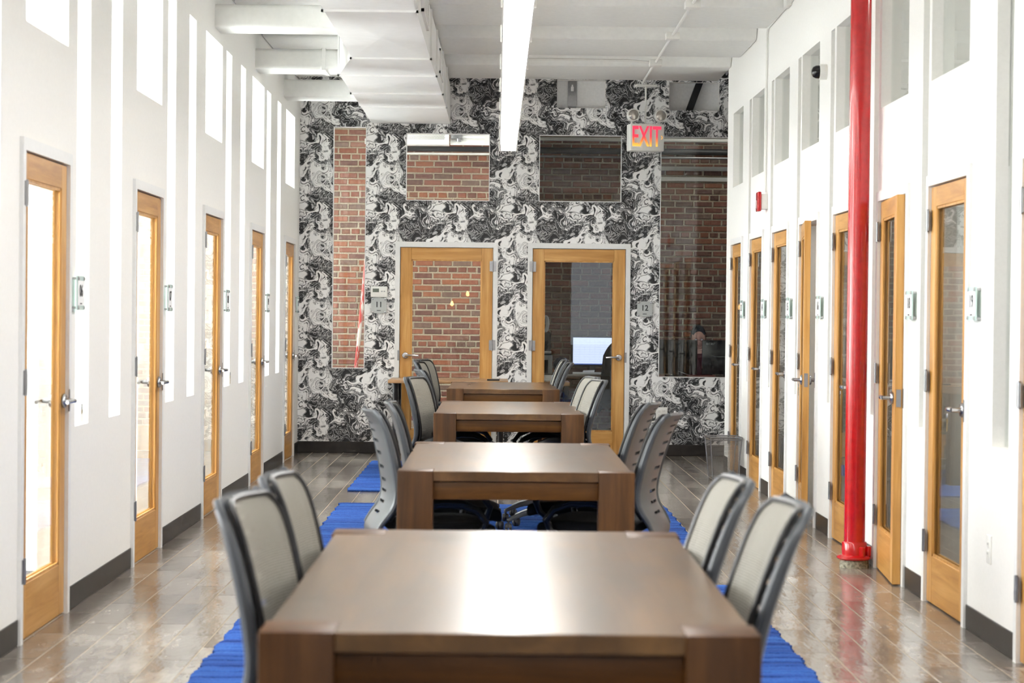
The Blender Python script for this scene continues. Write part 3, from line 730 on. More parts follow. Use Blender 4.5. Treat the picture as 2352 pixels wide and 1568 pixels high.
# ------------------------------------------------------------------ number plates
def plate(loc, rz, num, label, s_=.15, mat='signglass'):
    e = empty('number_plate', loc, rz, label=label, cat='sign')
    MB().box((-s_/2, -.026, -s_/2), (s_/2, -.020, s_/2)).build('glass_plate', M[mat], e)
    if mat == 'signglass': MB().box((-s_*.42, -.0268, -s_*.36), (s_*.42, -.0261, s_*.36)).build('paper_insert', M['paper'], e)
    for sx in (-1, 1):
        for sz in (-1, 1):
            MB().lathe([(.006, 0), (.006, -.020), (.009, -.026), (.009, -.031), (.006, -.032)], 12, (sx*s_*.40, 0, sz*s_*.42), 'Y').build('standoff', M['chrome'], e, smooth=True)
    me = text_mesh(num, .078, .0006, .95); me.materials.append(M['ink'])
    o = bpy.data.objects.new('numeral', me); C.objects.link(o); o.parent = e; o.location = (0, -.0278, .008); o.rotation_euler = (R(90), 0, 0)
    MB().box((-.02, -.0278, -.052), (.02, -.0270, -.046)).build('small_print', M['ink'], e)
    return e
M['frost'] = plain('frosted_acrylic', 'b9bdbc', .25, var=.03, scale=8)
plate((-1.159, YB, 1.46), 0, '11', 'frosted number plate 11 under the thermostat', .152, 'frost'); plate((1.47, YB, 1.453), 0, '12', 'frosted number plate 12 beside the honey wood door', .152, 'frost')
for k, b_ in enumerate(reversed([q for q in BAY if q > 8])):
    plate((XL, b_+1.05, 1.46), R(90), ['10', '09', '08', '07', '06'][k], f'glass number plate on the slotted wall, {ORD[k]} from the wallpapered end', .16)
for k, (a, b_) in enumerate(RD[:7]):
    if k == 4: continue
    plate((XR, a-.17, 1.45), R(-90), str(13+k), f'glass number plate on the column side beside the {ORD[k]} door from the wallpapered end', .15)
th = empty('thermostat', (-1.159, YB, 1.596), label='white thermostat with grey display above number plate 11', cat='thermostat')
MB().box((-.083, -.028, -.055), (.083, 0, .055)).build('case', M['whiteplastic'], th, bevel=.008)
MB().box((-.062, -.0295, -.004), (.0, -.027, .032)).build('display', plain('lcd_grey', '6d756c', .2), th)
for sx in (.02, .045): MB().box((sx, -.031, .0), (sx+.016, -.027, .01)).build('button', M['silver'], th)
def outlet(loc, rz, label, w_=.115, h=.115, n=2):
    e = empty('wall_outlet', loc, rz, label=label, cat='outlet')
    MB().box((-w_/2, -.006, -h/2), (w_/2, 0, h/2)).build('cover_plate', M['whiteplastic'], e, bevel=.002)
    for i in range(n):
        for sz in (-.02, .02):
            xc = (i-(n-1)/2)*.046; so = MB().box((xc-.017, -.009, sz-.014), (xc+.017, -.005, sz+.014)).build('socket', M['whiteplastic'], e, bevel=.003)
            b_ = MB()
            for dx in (-.006, .006): b_.box((xc+dx-.001, -.0095, sz-.002), (xc+dx+.001, -.0088, sz+.007))
            b_.build('slot', M['ink'], so)
outlet((1.651, YB, .424), 0, 'white double outlet low on the marbled wallpaper'); outlet((XR, 8.53, .40), R(-90), 'white outlet low on the wall between the two nearest column side doors', .075, .12, 1)

# keys hanging at locks
def key(loc, label):
    e = empty('door_key', loc, 0, label=label, cat='key')
    MB().tube([(0, .011*math.cos(a), -.012+.011*math.sin(a)) for a in [i*math.pi/6 for i in range(12)]], .0018, 5, closed=True).build('key_ring', M['steel'], e)
    b_ = MB().lathe([(.012, -.0015), (.012, .0015)], 14, (0, 0, -.035), 'X'); b_.box((-.0012, -.004, -.082), (.0012, .004, -.045)); b_.build('blade', M['brassy'], e)
dd = sorted([q for q in BAY if q > 8])
key((XL+.075, dd[0]+.855, .955), 'small key hanging from the door lock nearest the camera on the slotted wall'); key((XL+.075, dd[2]+.83, .955), 'small key hanging from the middle door lock on the slotted wall')
key((XR-.12, RD[3][0]-.0, .95), 'small key hanging from the ajar door past the red column'); key((XR-.075, RD[4][0]+.05, .95), 'small key hanging from the door lock just behind the red column'); key((XR-.075, RD[6][0]+.06, .955), 'small key hanging from the reflective door lock nearest the camera')

# ------------------------------------------------------------------ tables
def make_table():
    t = empty('work_table')
    Wd, L, h, lg = .93, 1.82, .765, .14
    hw, hl = Wd/2, L/2; i = .008
    p = []
    x0, x1 = hw-lg, hw-i; y0, y1 = hl-lg, hl-i
    poly = [(-x0, -y1), (x0, -y1), (x0, -y0), (x1, -y0), (x1, y0), (x0, y0), (x0, y1), (-x0, y1), (-x0, y0), (-x1, y0), (-x1, -y0), (-x0, -y0)]
    MB().prism(poly, h-.04, h-.001).build('tabletop', M['tabletop'], t, bevel=.002, segs=1)
    for sx in (-1, 1):
        for sy in (-1, 1):
            MB().box((min(sx*hw, sx*(hw-lg)), min(sy*hl, sy*(hl-lg)), 0), (max(sx*hw, sx*(hw-lg)), max(sy*hl, sy*(hl-lg)), h)).build('leg', M['tableleg'], t, bevel=.003)
    for sy in (-1, 1): MB().box((-hw+lg, min(sy*(hl-.02), sy*(hl-.05)), h-.112), (hw-lg, max(sy*(hl-.02), sy*(hl-.05)), h-.042)).build('apron', M['tableapron'], t, bevel=.002)
    for sx in (-1, 1): MB().box((min(sx*(hw-.02), sx*(hw-.05)), -hl+lg, h-.112), (max(sx*(hw-.02), sx*(hw-.05)), hl-lg, h-.042)).build('apron', M['tableapron'], t, bevel=.002)
    return t
t0 = make_table()
TB = [(.033, 3.75+.91), (.085, 7.82+.91), (.085, 12.35+.91), (.065, 16.45+.91)]
TLAB = ['brown wooden work table nearest the camera', 'brown wooden work table second from the camera', 'brown wooden work table third from the camera', 'brown wooden work table nearest the wallpapered wall']
RZ = .014
for i, (x, y) in enumerate(TB):
    t = t0 if i == 0 else copy_tree(t0)
    t.location = (x, y, (.015, .001, .004, .004)[i]); t.scale.x = 1.018 if i == 0 else 1.0; tag(t, TLAB[i], 'table', 'work tables in a row')

# ------------------------------------------------------------------ rugs
def rug(x0, x1, y0, y1, seed, label):
    q = random.Random(seed); nx, ny = 110, int((y1-y0)/.0105)
    splits = [x0+.62*(x1-x0)*.42, x0+.62*(x1-x0)]
    wob = [(q.uniform(.02, .05), q.uniform(2, 4), q.uniform(0, 6)) for _ in splits]
    pan = []
    for _ in range(3):
        ys = [y0]; 
        while ys[-1] < y1: ys.append(ys[-1]+q.uniform(.085, .15))
        pan.append((ys, q.uniform(.015, .035), q.uniform(1.5, 3), q.uniform(0, 6)))
    b_ = MB(); seam_shade = []
    vs = []
    for j in range(ny):
        for i in range(nx):
            u, v = i/(nx-1), j/(ny-1); x = x0+u*(x1-x0); y = y0+v*(y1-y0)
            k = 0; s_ = 0
            for si, sx in enumerate(splits):
                w_ = wob[si]; bx_ = sx+w_[0]*math.sin(w_[1]*y*3+w_[2])+.02*math.sin(y*23)
                if x > bx_: k = si+1
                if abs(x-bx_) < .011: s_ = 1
            ys, am, fr, ph = pan[k]
            yy = y+am*math.sin(fr*x*2+ph)+.006*math.sin(x*31+ph)
            d = min(abs(yy-a) for a in ys)
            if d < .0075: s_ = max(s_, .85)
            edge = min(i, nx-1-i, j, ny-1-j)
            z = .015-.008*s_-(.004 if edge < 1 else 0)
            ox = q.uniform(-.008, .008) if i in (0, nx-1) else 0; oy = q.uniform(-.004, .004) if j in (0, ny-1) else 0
            vs.append((x+ox+.006*math.sin(y*19+seed)*(i in (0, nx-1)), y+oy, z+q.uniform(-.0008, .0008))); seam_shade.append(s_)
    fs = [(j*nx+i, j*nx+i+1, (j+1)*nx+i+1, (j+1)*nx+i) for j in range(ny-1) for i in range(nx-1)]
    ring = list(range(nx)) + [j*nx+nx-1 for j in range(1, ny)] + [(ny-1)*nx+i for i in range(nx-2, -1, -1)] + [j*nx for j in range(ny-2, 0, -1)]
    base = len(vs)
    for r_ in ring: vs.append((vs[r_][0], vs[r_][1], .001)); seam_shade.append(.5)
    n = len(ring)
    fs += [(ring[i], base+i, base+(i+1) % n, ring[(i+1) % n]) for i in range(n)] + [tuple(base+i for i in range(n))]
    b_.add(vs, fs); o = b_.build('rug', M['rug'], smooth=True, sharp=60)
    at = o.data.attributes.new('seam_shade', 'FLOAT', 'POINT'); at.data.foreach_set('value', seam_shade)
    tag(o, label, 'rug', 'blue rugs under the tables')
for i, (r_, lab) in enumerate(zip(RUGS, ('blue seamed rug under the table nearest the camera', 'blue seamed rug under the second table from the camera', 'blue seamed rug under the third table from the camera', 'blue seamed rug under the table nearest the wallpapered wall'))):
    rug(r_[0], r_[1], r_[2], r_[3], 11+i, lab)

# ------------------------------------------------------------------ chairs
PROF = [(-.06, .392, .10), (-.16, .392, .13), (-.225, .400, .16), (-.265, .425, .185), (-.280, .46, .196), (-.266, .505, .202), (-.244, .55, .206), (-.230, .60, .209), (-.229, .65, .211), (-.237, .70, .213), (-.250, .76, .215), (-.267, .82, .216), (-.283, .87, .216), (-.298, .91, .214), (-.312, .94, .210), (-.328, .965, .196), (-.342, .982, .165)]
PROF = [(x, z if z < .5 else .5+(z-.5)*.948, w_) for x, z, w_ in PROF]
def prof(s_):
    f_ = s_*(len(PROF)-1); i = min(int(f_), len(PROF)-2); t = f_-i
    def cr(k):
        p0 = PROF[max(i-1, 0)][k]; p1 = PROF[i][k]; p2 = PROF[i+1][k]; p3 = PROF[min(i+2, len(PROF)-1)][k]
        return .5*(2*p1+(p2-p0)*t+(2*p0-5*p1+4*p2-p3)*t*t+(3*p1-p0-3*p2+p3)*t**3)
    return cr(0), cr(1), cr(2)
def back_pt(u, s_, inset=0.0, fwd=0.0):
    x, z, w_ = prof(s_); t = 2*u-1; w2 = w_-inset
    cv = .026*t*t*min(1, max(0, (s_-.2)*5))
    return (x+cv+fwd, t*w2, z)
def make_chair():
    c = empty('office_chair')
    NU, NVV = 15, 65
    slots = set()
    for j in range(22, 60, 4): slots.add(j)
    def skip(i, j): return j in slots and 5 <= i <= 8
    sh = MB().grid(NU, NVV, lambda u, v: back_pt(u, v, 0, 0), skip)
    sho = sh.build('back_shell', M['greyplastic'], c, smooth=True, solid=.012)
    for s_ in (0, 1):
        MB().tube([back_pt(s_, .26+.74*k/30, .002, -.002) for k in range(31)], [.010+.006*math.sin(math.pi*min(1, k/26)) for k in range(31)], 8).build('edge_rail', M['greyplastic'], sho, smooth=True)
    mg = MB().grid(9, 31, lambda u, v: back_pt(u, .33+.645*v, .022, .022))
    mo = mg.build('mesh_panel', M['meshfab'], c, smooth=True)
    uvl = mo.data.uv_layers.new(name='UVMap')
    for lp in mo.data.loops:
        k = lp.vertex_index; uvl.data[lp.index].uv = ((k % 9)/8, (k//9)/30)
    per = [back_pt(u/8, .33, .022, .022) for u in range(9)] + [back_pt(1, .33+.645*k/24, .022, .022) for k in range(1, 25)] + [back_pt(1-u/8, .975, .022, .022) for u in range(1, 9)] + [back_pt(0, .975-.645*k/24, .022, .022) for k in range(1, 24)]
    MB().tube(per, .0075, 6, closed=True).build('mesh_binding', M['black'], c, smooth=True)
    # seat
    st = MB().grid(9, 9, lambda u, v: (-.205+.425*v, (2*u-1)*(.235-.02*v*v), .505-.035*max(0, v-.75)*4*max(0, v-.75)*4*.5-.012*(1-(2*u-1)**2)*(1-(2*v-1)**2)))
    n = len(st.v); st.add([(x, y, z-.055) for x, y, z in st.v], [tuple(reversed(f_)) for f_ in st.f])
    per = list(range(9)) + [k*9+8 for k in range(1, 9)] + [72+k for k in range(7, -1, -1)] + [k*9 for k in range(7, 0, -1)]
    for a, b_ in zip(per, per[1:]+per[:1]): st.f.append((a, b_, b_+n, a+n))
    st.build('seat', M['blackfab'], c, smooth=True, bevel=.016, segs=3)
    MB().box((-.12, -.11, .375), (.10, .11, .45)).build('tilt_mechanism', M['black'], c, bevel=.015)
    for s_ in (-1, 1):
        pth = [(-.02, .41), (-.10, .435), (-.145, .48), (-.15, .525), (-.11, .567), (-.03, .584), (.06, .582), (.13, .555), (.165, .51), (.15, .465), (.10, .425), (.03, .41)]
        y = lambda x, z: s_*(.225+.045*min(1, max(0, (z-.42)/.1)))
        ar = MB().tube([(x, y(x, z), z) for x, z in pth], .016, 8, closed=True).build('arm', M['black'], c, smooth=True)
        MB().tube([(-.105, s_*.27, .575), (-.03, s_*.27, .592), (.06, s_*.27, .590), (.125, s_*.27, .565)], [.012, .018, .018, .012], 8).build('arm_pad', M['black'], ar, smooth=True)
    MB().lathe([(.028, .12), (.028, .26), (.014, .262), (.014, .38)], 16).build('gas_lift', M['chrome'], c, smooth=True)
    MB().lathe([(.036, .082), (.042, .10), (.040, .135), (.030, .142)], 20).build('hub', M['greyplastic'], c, smooth=True)
    lg = MB()
    sec = [(.02, .115, .024, .020), (.10, .122, .021, .018), (.19, .108, .018, .015), (.27, .082, .015, .012), (.30, .070, .012, .010)]
    vs = []; fs = []
    for (r_, z, hw, hh) in sec:
        vs += [(r_, -hw, z-hh), (r_, hw, z-hh), (r_, hw*.7, z+hh), (r_, -hw*.7, z+hh)]
    for i in range(4):
        for k in range(4): fs.append((i*4+k, i*4+(k+1) % 4, i*4+4+(k+1) % 4, i*4+4+k))
    fs += [(3, 2, 1, 0), (16, 17, 18, 19)]
    l0 = lg.add(vs, fs).build('base_leg', M['greyplastic'], c, smooth=True, bevel=.004)
    cs = MB()
    for s_ in (-1, 1): cs.lathe([(.008, s_*.022), (.022, s_*.020), (.027, s_*.012), (.027, s_*.004), (.01, s_*.003)], 16, (0, 0, .027), 'Y')
    cs.tube([(0, 0, .03), (0, 0, .072)], .008, 8); cs.box((-.02, -.006, .026), (.02, .006, .048))
    k0 = cs.build('caster', M['caster'], c, smooth=True)
    for k in range(5):
        a = R(72*k+18)
        l = l0 if k == 0 else copy_tree(l0, c); l.rotation_euler = (0, 0, a)
        w_ = k0 if k == 0 else copy_tree(k0, c); w_.location = (.292*math.cos(a), .292*math.sin(a), 0); w_.rotation_euler = (0, 0, a+1.1+k)
    return c
c0 = make_chair()
TN = ['first', 'second', 'third', 'fourth']
# table, side, along-table place, back-top X, centre Y, turn towards the camera, raise
CH = [(0, -1, 'near', -.59, 4.40, 7, 0), (0, -1, 'far', -.575, 4.97, 3, 0), (0, 1, 'near', .68, 4.42, 1, 0), (0, 1, 'far', .63, 5.0, 1, .005),
      (1, -1, 'near', -.545, 8.42, -11, 0), (1, -1, 'far', -.50, 9.15, -3, 0), (1, 1, 'near', .775, 8.50, -15, 0), (1, 1, 'far', .74, 9.18, -13, .015),
      (2, -1, 'near', -.55, 12.8, 14, 0), (2, -1, 'far', -.535, 13.42, -9, .03), (2, 1, 'near', .687, 12.8, 9, 0), (2, 1, 'far', .672, 13.42, 9, 0),
      (3, -1, 'near', -.675, 16.96, 6, 0), (3, -1, 'far', -.68, 17.75, 18, 0), (3, 1, 'near', .652, 17.0, -1, .008), (3, 1, 'far', .63, 17.6, 1, .02)]
for i, (tb, sd, pl, xt, yc, turn, rz_) in enumerate(CH):
    c = c0 if i == 0 else copy_tree(c0)
    a = R(-turn) if sd < 0 else R(180+turn)
    d = .34 if sd > 0 else .305
    c.location = (xt+math.cos(a)*d, yc+math.sin(a)*d, RZ); c.rotation_euler = (0, 0, a)
    if rz_:
        for ch in c.children:
            if ch.name.split('.')[0] in ('seat', 'tilt_mechanism', 'arm'): ch.location.z += rz_
    th = R(4.5 if (sd < 0 and tb == 0) else 3.5 if sd < 0 else -1.5)
    for ch in c.children:
        if ch.name.split('.')[0] in ('back_shell', 'mesh_panel', 'mesh_binding'):
            ch.rotation_euler = (0, th, 0); pv = Vector((-.23, 0, .47)); q = pv - Matrix.Rotation(th, 3, 'Y') @ pv
            ch.location = (q.x, q.y, q.z+rz_)
    wall = 'slotted wall' if sd < 0 else 'column side'
    lab = f'grey mesh office chair at the {TN[tb]} table from the camera, {wall}, {"nearer" if pl == "near" else "farther"} of two'
    tag(c, lab, 'chair', 'mesh office chairs around the tables')

# ------------------------------------------------------------------ small desk, bin
dk = empty('side_desk', (-.45, 19.38, 0), label='narrow tan desk on black legs against door 11', cat='desk')
MB().box((-.57, -.38, .722), (.57, .38, .752)).build('desktop', M['deskwood'], dk, bevel=.003)
for sx in (-1, 1):
    for sy in (-1, 1): MB().tube([(sx*.50, sy*.31, 0), (sx*.50, sy*.31, .722)], .028, 14).build('leg', M['black'], dk, smooth=True)
tag(MB().box((-.06, -.09, .0), (.06, .03, .012)).build('cable_cover', M['black'], bevel=.004), 'small flat black box lying on the narrow tan desk', 'box').location = (-.02, 19.2, .7525)
def bin_():
    e = empty('wire_bin', (1.955, 17.1, .0), R(4), label='square silver mesh waste bin by the first column side door', cat='waste bin')
    a, t_, h = .105, .137, .36; z0 = .02
    cb = [(-1, -1), (1, -1), (1, 1), (-1, 1)]
    for i in range(4):
        p, q = cb[i], cb[(i+1) % 4]
        o = MB().add([(p[0]*a, p[1]*a, z0), (q[0]*a, q[1]*a, z0), (q[0]*t_, q[1]*t_, h), (p[0]*t_, p[1]*t_, h)], [(0, 1, 2, 3)]).build('mesh_side', M['wire'], e)
        uv = o.data.uv_layers.new(name='UVMap')
        for lp in o.data.loops: uv.data[lp.index].uv = ((0, 0), (1, 0), (1, 1), (0, 1))[lp.vertex_index]
        MB().tube([(p[0]*a, p[1]*a, 0), (p[0]*t_, p[1]*t_, h)], .005, 8).build('corner_rod', M['steel'], e, smooth=True)
    for z, r_ in ((h, t_), (h-.022, t_-.002), (z0, a)): MB().tube([(p[0]*r_, p[1]*r_, z) for p in cb], .005, 6, closed=True).build('rim', M['steel'], e)
    MB().box((-a, -a, z0-.002), (a, a, z0+.002)).build('bottom_plate', M['steel'], e)
bin_()

# ------------------------------------------------------------------ inside the brick walled offices
# pole and cables behind the tall pane
tag(MB().tube([(-1.372, 21.5, 3.3), (-1.375, 21.5, 2.2), (-1.565, 21.5, .0)], .022, 12).build('leaning_pole', M['redwhite'], smooth=True), 'red and white flaking pole leaning behind the tall narrow pane', 'pole')
ca = empty('cable_run', (-1.45, 22.03, 3.0), label='white cable with small boxes at the top of the tall narrow pane', cat='cable')
MB().tube([(.01, 0, .58), (.02, 0, .42), (.055, 0, .30), (.055, 0, .1)], .012, 8).build('cable', M['whiteplastic'], ca, smooth=True)
MB().box((-.01, -.03, .24), (.06, .01, .30)).build('cable_box', M['whiteplastic'], ca, bevel=.004)
MB().lathe([(.02, .02), (.032, .05), (.028, .08), (.036, .12), (.025, .16), (.018, .2)], 12, (.045, 0, -.02)).build('cable_plug', M['whiteplastic'], ca, smooth=True)
# fixture behind the pane over door 11
hf = empty('wall_heater', (-.55, 21.4, 3.20), label='white perforated heater box behind the pane over door 11', cat='heater')
MB().box((-.50, 0, -.01), (.03, .2, .20)).build('casing', M['whiteplastic'], hf, bevel=.006)
gr = MB()
for row in range(5):
    for i in range(36):
        x = -.455+i*.0122+(row % 2)*.0061; z = .045+row*.014
        gr.box((x, -.004, z), (x+.006, .002, z+.007))
gr.build('perforation', M['darkgrey'], hf)
fx = empty('tube_fixture', (-.28, 21.4, 3.20), label='white tube lamp fixture with grey holder behind the pane over door 11', cat='lamp')
MB().box((-.23, .06, -.005), (.24, .12, .22)).build('fixture_body', M['whiteplastic'], fx, bevel=.004)
MB().box((-.22, .0, .055), (-.10, .07, .14)).build('lamp_holder', M['steel'], fx, bevel=.004); MB().lathe([(.03, 0), (.026, .03)], 12, (-.14, .02, .025)).build('socket', M['steel'], fx, smooth=True)
MB().tube([(-.10, .03, .075), (.14, .03, .075)], .012, 8).build('tube', M['paper'], fx, smooth=True)
tag(MB().tube([(-1.2, 21.75, 3.17), (.12, 21.75, 3.175)], .03, 10).build('dark_pipe', M['darkgrey'], smooth=True), 'dark pipe across the brick above door 11', 'pipe')
tag(MB().tube([(-1.2, 21.68, 3.115), (.12, 21.68, 3.12)], .011, 8).build('thin_pipe', M['whiteplastic'], smooth=True), 'thin white pipe across the brick above door 11', 'pipe')
for (z, r_, mt, lab) in ((3.29, .022, 'whiteplastic', 'upper white pipe across the shaded brick of office 12'), (3.165, .035, 'darkgrey', 'thick dark pipe across the shaded brick of office 12'), (3.10, .014, 'steel', 'thin grey pipe under the thick dark one in office 12')):
    tag(MB().tube([(.22, 21.7, z), (4.4, 21.7, z)], r_, 10).build('ceiling_pipe', M[mt], smooth=True), lab, 'pipe')
for (z, lab) in ((2.985, 'white flat conduit across the tall pane, upper of two'), (2.87, 'white flat conduit across the tall pane, lower of two')):
    tag(MB().box((1.55, 22.005, z), (4.4, 22.045, z+.045)).build('flat_conduit', M['whiteplastic'], bevel=.004), lab, 'conduit')
# openings near the ceiling
for (h, lab) in ((O1, 'white board behind the opening above door 12'), (O2, 'white board behind the opening above the tall pane')):
    bx('backing_board', (h[0]-.1, YB+.122, h[2]-.2), (h[1]+.1, YB+.14, h[3]+.085), M['paper'], label=lab, cat='board')
st = empty('metal_strap', (.735, YB+.107, 3.44), label='galvanised slotted strap in the opening above door 12', cat='strap')
MB().box((-.043, 0, 0), (.043, .012, .27)).build('strap_plate', M['steel'], st, bevel=.002)
MB().box((-.014, -.004, .17), (.014, .002, .215)).build('slot_tab', M['paper'], st); MB().box((-.007, -.004, .215), (.007, .002, .235)).build('slot_neck', M['paper'], st)
for sx in (-.015, .02): MB().lathe([(.004, 0), (.004, -.004)], 8, (sx, 0, .13), 'Y').build('bolt', M['chrome'], st)
tag(MB().add([(1.86, YB+.06, 3.422), (1.93, YB+.06, 3.422), (2.03, YB+.06, 3.698), (1.96, YB+.06, 3.698), (1.86, YB+.11, 3.422), (1.93, YB+.11, 3.422), (2.03, YB+.11, 3.698), (1.96, YB+.11, 3.698)],
             [(0,1,2,3),(7,6,5,4),(0,4,5,1),(1,5,6,2),(2,6,7,3),(3,7,4,0)]).build('diagonal_strut', M['darkgrey']), 'dark diagonal metal strut in the opening above the tall pane', 'strut')

# office 12 furniture
d12 = empty('office_desk', (.78, 21.6, 0), label='dark wooden desk under the lit monitor in office 12', cat='desk')
MB().box((-.55, -.38, .72), (1.0, .40, .76)).build('desktop', M['tabletop'], d12, bevel=.003)
for sx in (-.52, .92): MB().box((sx, -.34, 0), (sx+.05, .36, .72)).build('side_panel', M['tabletop'], d12)
mn = empty('desktop_monitor', (1.05, 21.62, .76), R(2), label='lit monitor with a spreadsheet seen through door 12', cat='monitor')
MB().box((-.235, 0, .075), (.235, .04, .40)).build('bezel', M['black'], mn, bevel=.006)
so = MB().box((-.215, -.003, .095), (.215, .002, .385)).build('screen', M['screen'], mn)
g_ = MB()
for i in range(9): g_.box((-.21, -.0045, .125+i*.026), (.18, -.003, .1265+i*.026))
for i in range(7): g_.box((-.20+i*.055, -.0045, .12), (-.199+i*.055, -.003, .36))
g_.build('sheet_lines', emissive('screen_lines', (.42, .48, .85, 1), .8), so)
MB().box((-.215, -.0048, .095), (.215, -.003, .105)).build('task_bar', emissive('screen_bar', (.06, .12, .4, 1), .7), so)
MB().box((-.03, .01, .01), (.03, .04, .1)).build('stand_neck', M['black'], mn); MB().box((-.11, -.06, 0), (.11, .09, .012)).build('stand_foot', M['black'], mn, bevel=.004)
tag(MB().add([(-.06, -.05, 0), (.07, -.06, 0), (.08, .04, .035), (-.04, .05, .03)], [(0, 1, 2, 3)]).build('paper_sheet', M['paper'], solid=.003), 'curled white paper in front of the lit monitor', 'paper').location = (.98, 21.35, .765)
tag(MB().box((-.16, -.05, 0), (.18, .05, .02)).build('paper_stack', M['paper']), 'low stack of papers at the desk edge under the lit monitor', 'paper').location = (.98, 21.27, .761)
sd_ = empty('side_table', (.46, 20.75, 0), label='pale side table with a paper roll seen at the hinge side of door 12', cat='table')
MB().box((-.22, -.3, .66), (.30, .3, .70)).build('tabletop', M['deskwood'], sd_, bevel=.003)
for sx in (-.19, .27):
    for sy in (-.27, .27): MB().box((sx-.02, sy-.02, 0), (sx+.02, sy+.02, .66)).build('leg', M['black'], sd_)
tag(MB().tube([(.30, 20.62, .735), (.72, 20.60, .735)], .034, 14).build('paper_roll', M['paper'], smooth=True), 'long white paper roll on the pale side table', 'paper roll')
tag(MB().tube([(-.03, 0, 0), (0, .008, .004), (.03, 0, .0), (.06, -.01, .004)], .014, 8).build('crumpled_tissue', M['paper'], smooth=True), 'small crumpled white tissue before the paper roll', 'tissue').location = (.50, 20.50, .716)
pc = empty('computer_tower', (.50, 21.25, .76), label='silver computer tower with a dark panel on the desk in office 12', cat='computer')
MB().box((-.1, -.1, 0), (.10, .2, .20)).build('case', M['silver'], pc, bevel=.006); MB().box((-.09, -.103, .01), (.055, -.098, .15)).build('front_panel', M['darkgrey'], pc)
for i, (m_, lab) in enumerate((('darkgrey', 'dark folder lying directly on the silver computer tower'), ('silver', 'grey folder in the middle of the small pile on the tower'), ('paper', 'white folder on top of the small pile on the tower'))):
    tag(MB().box((.40, 21.17, .962+i*.013), (.59, 21.4, .973+i*.013)).build('folder', M[m_]), lab, 'folder')
sp_ = empty('desk_speaker', (.50, 21.55, .76), label='tall dark box with a white cable bundle behind the silver tower', cat='speaker')
MB().box((-.10, -.07, 0), (.09, .1, .44)).build('cabinet', M['darkgrey'], sp_, bevel=.006)
cbun = empty('cable_bundle', (.525, 21.49, 1.29), label='coiled white cable bundle hanging on the dark box', cat='cable')
for i in range(5):
    MB().tube([(.028*math.cos(a)+.006*i-.012, -.01*i+.02, .085*math.sin(a)) for a in [k*math.pi/9 for k in range(18)]], .008, 6, closed=True).build('loop', M['paper'], cbun, smooth=True)
ba = MB(); ba.lathe([(.001, -.09), (.05, -.075), (.085, -.03), (.09, 0), (.085, .03), (.05, .075), (.001, .09)], 20); tag(ba.build('blue_ball', plain('dark_blue_ball', '1d2a44', .2), smooth=True), 'dark blue glossy ball between tower and lit monitor', 'ball').location = (.70, 21.35, .852)
# draped chair
dcx = empty('draped_chair', (1.30, 20.85, 0), R(95), label='office chair with a black jacket over its back behind door 12', cat='chair')
jk = MB().grid(17, 13, lambda u, v: (.03*math.sin(u*9)*v+.13*math.cos((u-.5)*math.pi)-.22, (u-.5)*(.40+.12*v), 1.13-.62*v+.03*math.sin(u*14)*v-.16*abs(2*u-1)**2.5))
jk.build('jacket', M['blackfab'], dcx, smooth=True, solid=.03)
MB().box((-.24, -.24, .43), (.24, .24, .50)).build('seat', M['blackfab'], dcx, bevel=.03, segs=3)
MB().lathe([(.03, .06), (.03, .43)], 12).build('gas_lift', M['chrome'], dcx, smooth=True)
for k in range(5):
    a = R(72*k); MB().tube([(0, 0, .1), (.28*math.cos(a), .28*math.sin(a), .06)], [.022, .014], 8).build('base_leg', M['black'], dcx)
    MB().lathe([(.012, -.012), (.027, -.01), (.027, .01), (.012, .012)], 12, (.28*math.cos(a), .28*math.sin(a), .027), 'Y').build('caster', M['black'], dcx, smooth=True)
# desk, monitors and person behind the tall pane
pd = empty('office_desk', (2.35, 20.55, 0), label='reddish desk under two monitors behind the tall pane', cat='desk')
MB().box((-.78, -.48, .74), (.9, .30, .775)).build('desktop', wood('reddish_desk', ('5a2a20', '7a3c2e', '8f4d3a'), 0, .35), pd, bevel=.003)
for sx in (-.74, .84): MB().box((sx, -.44, 0), (sx+.04, .28, .74)).build('side_panel', M['darkgrey'], pd)
def back_monitor(x, rz, w_, label, logo=False):
    e = empty('desktop_monitor', (x, 20.45, .775), rz, label=label, cat='monitor')
    MB().box((-w_/2, 0, .02), (w_/2, .03, .37)).build('back_cover', M['black'] if not logo else plain('dark_navy_plastic', '14161d', .25), e, bevel=.006)
    MB().box((-w_/2+.012, .0285, .034), (w_/2-.012, .032, .358)).build('screen', M['screen'], e)
    MB().box((-.03, -.03, .01), (.03, .0, .2)).build('stand_neck', M['black'], e); MB().box((-.11, -.10, 0), (.11, .06, .012)).build('stand_foot', M['black'], e, bevel=.004)
    if logo:
        me = text_mesh('acer', .045, .0006, 1.25); me.materials.append(M['silver'])
        o = bpy.data.objects.new('lettering', me); C.objects.link(o); o.parent = e; o.location = (-.165, -.0015, .335); o.rotation_euler = (R(90), 0, 0)
        MB().prism([(-.13, .02), (.1, .0), (.22, .01), (.22, .05), (.05, .035)], 0, .003).build('curved_foot', M['silver'], e).location = (0, -.02, .2)
    else:
        for sx in (-.12, -.02, .10): MB().box((sx, -.004, .17), (sx+.035, .001, .185)).build('port', M['ink'], e)
        MB().tube([(-.02, -.006, .09), (.03, -.02, .05), (.14, -.03, .01)], .004, 6).build('cord', M['silver'], e, smooth=True)
back_monitor(1.84, R(-3), .44, 'black monitor seen from behind, beside the seated person')
back_monitor(2.36, R(2), .50, 'dark navy monitor with a silver acer logo seen from behind', True)

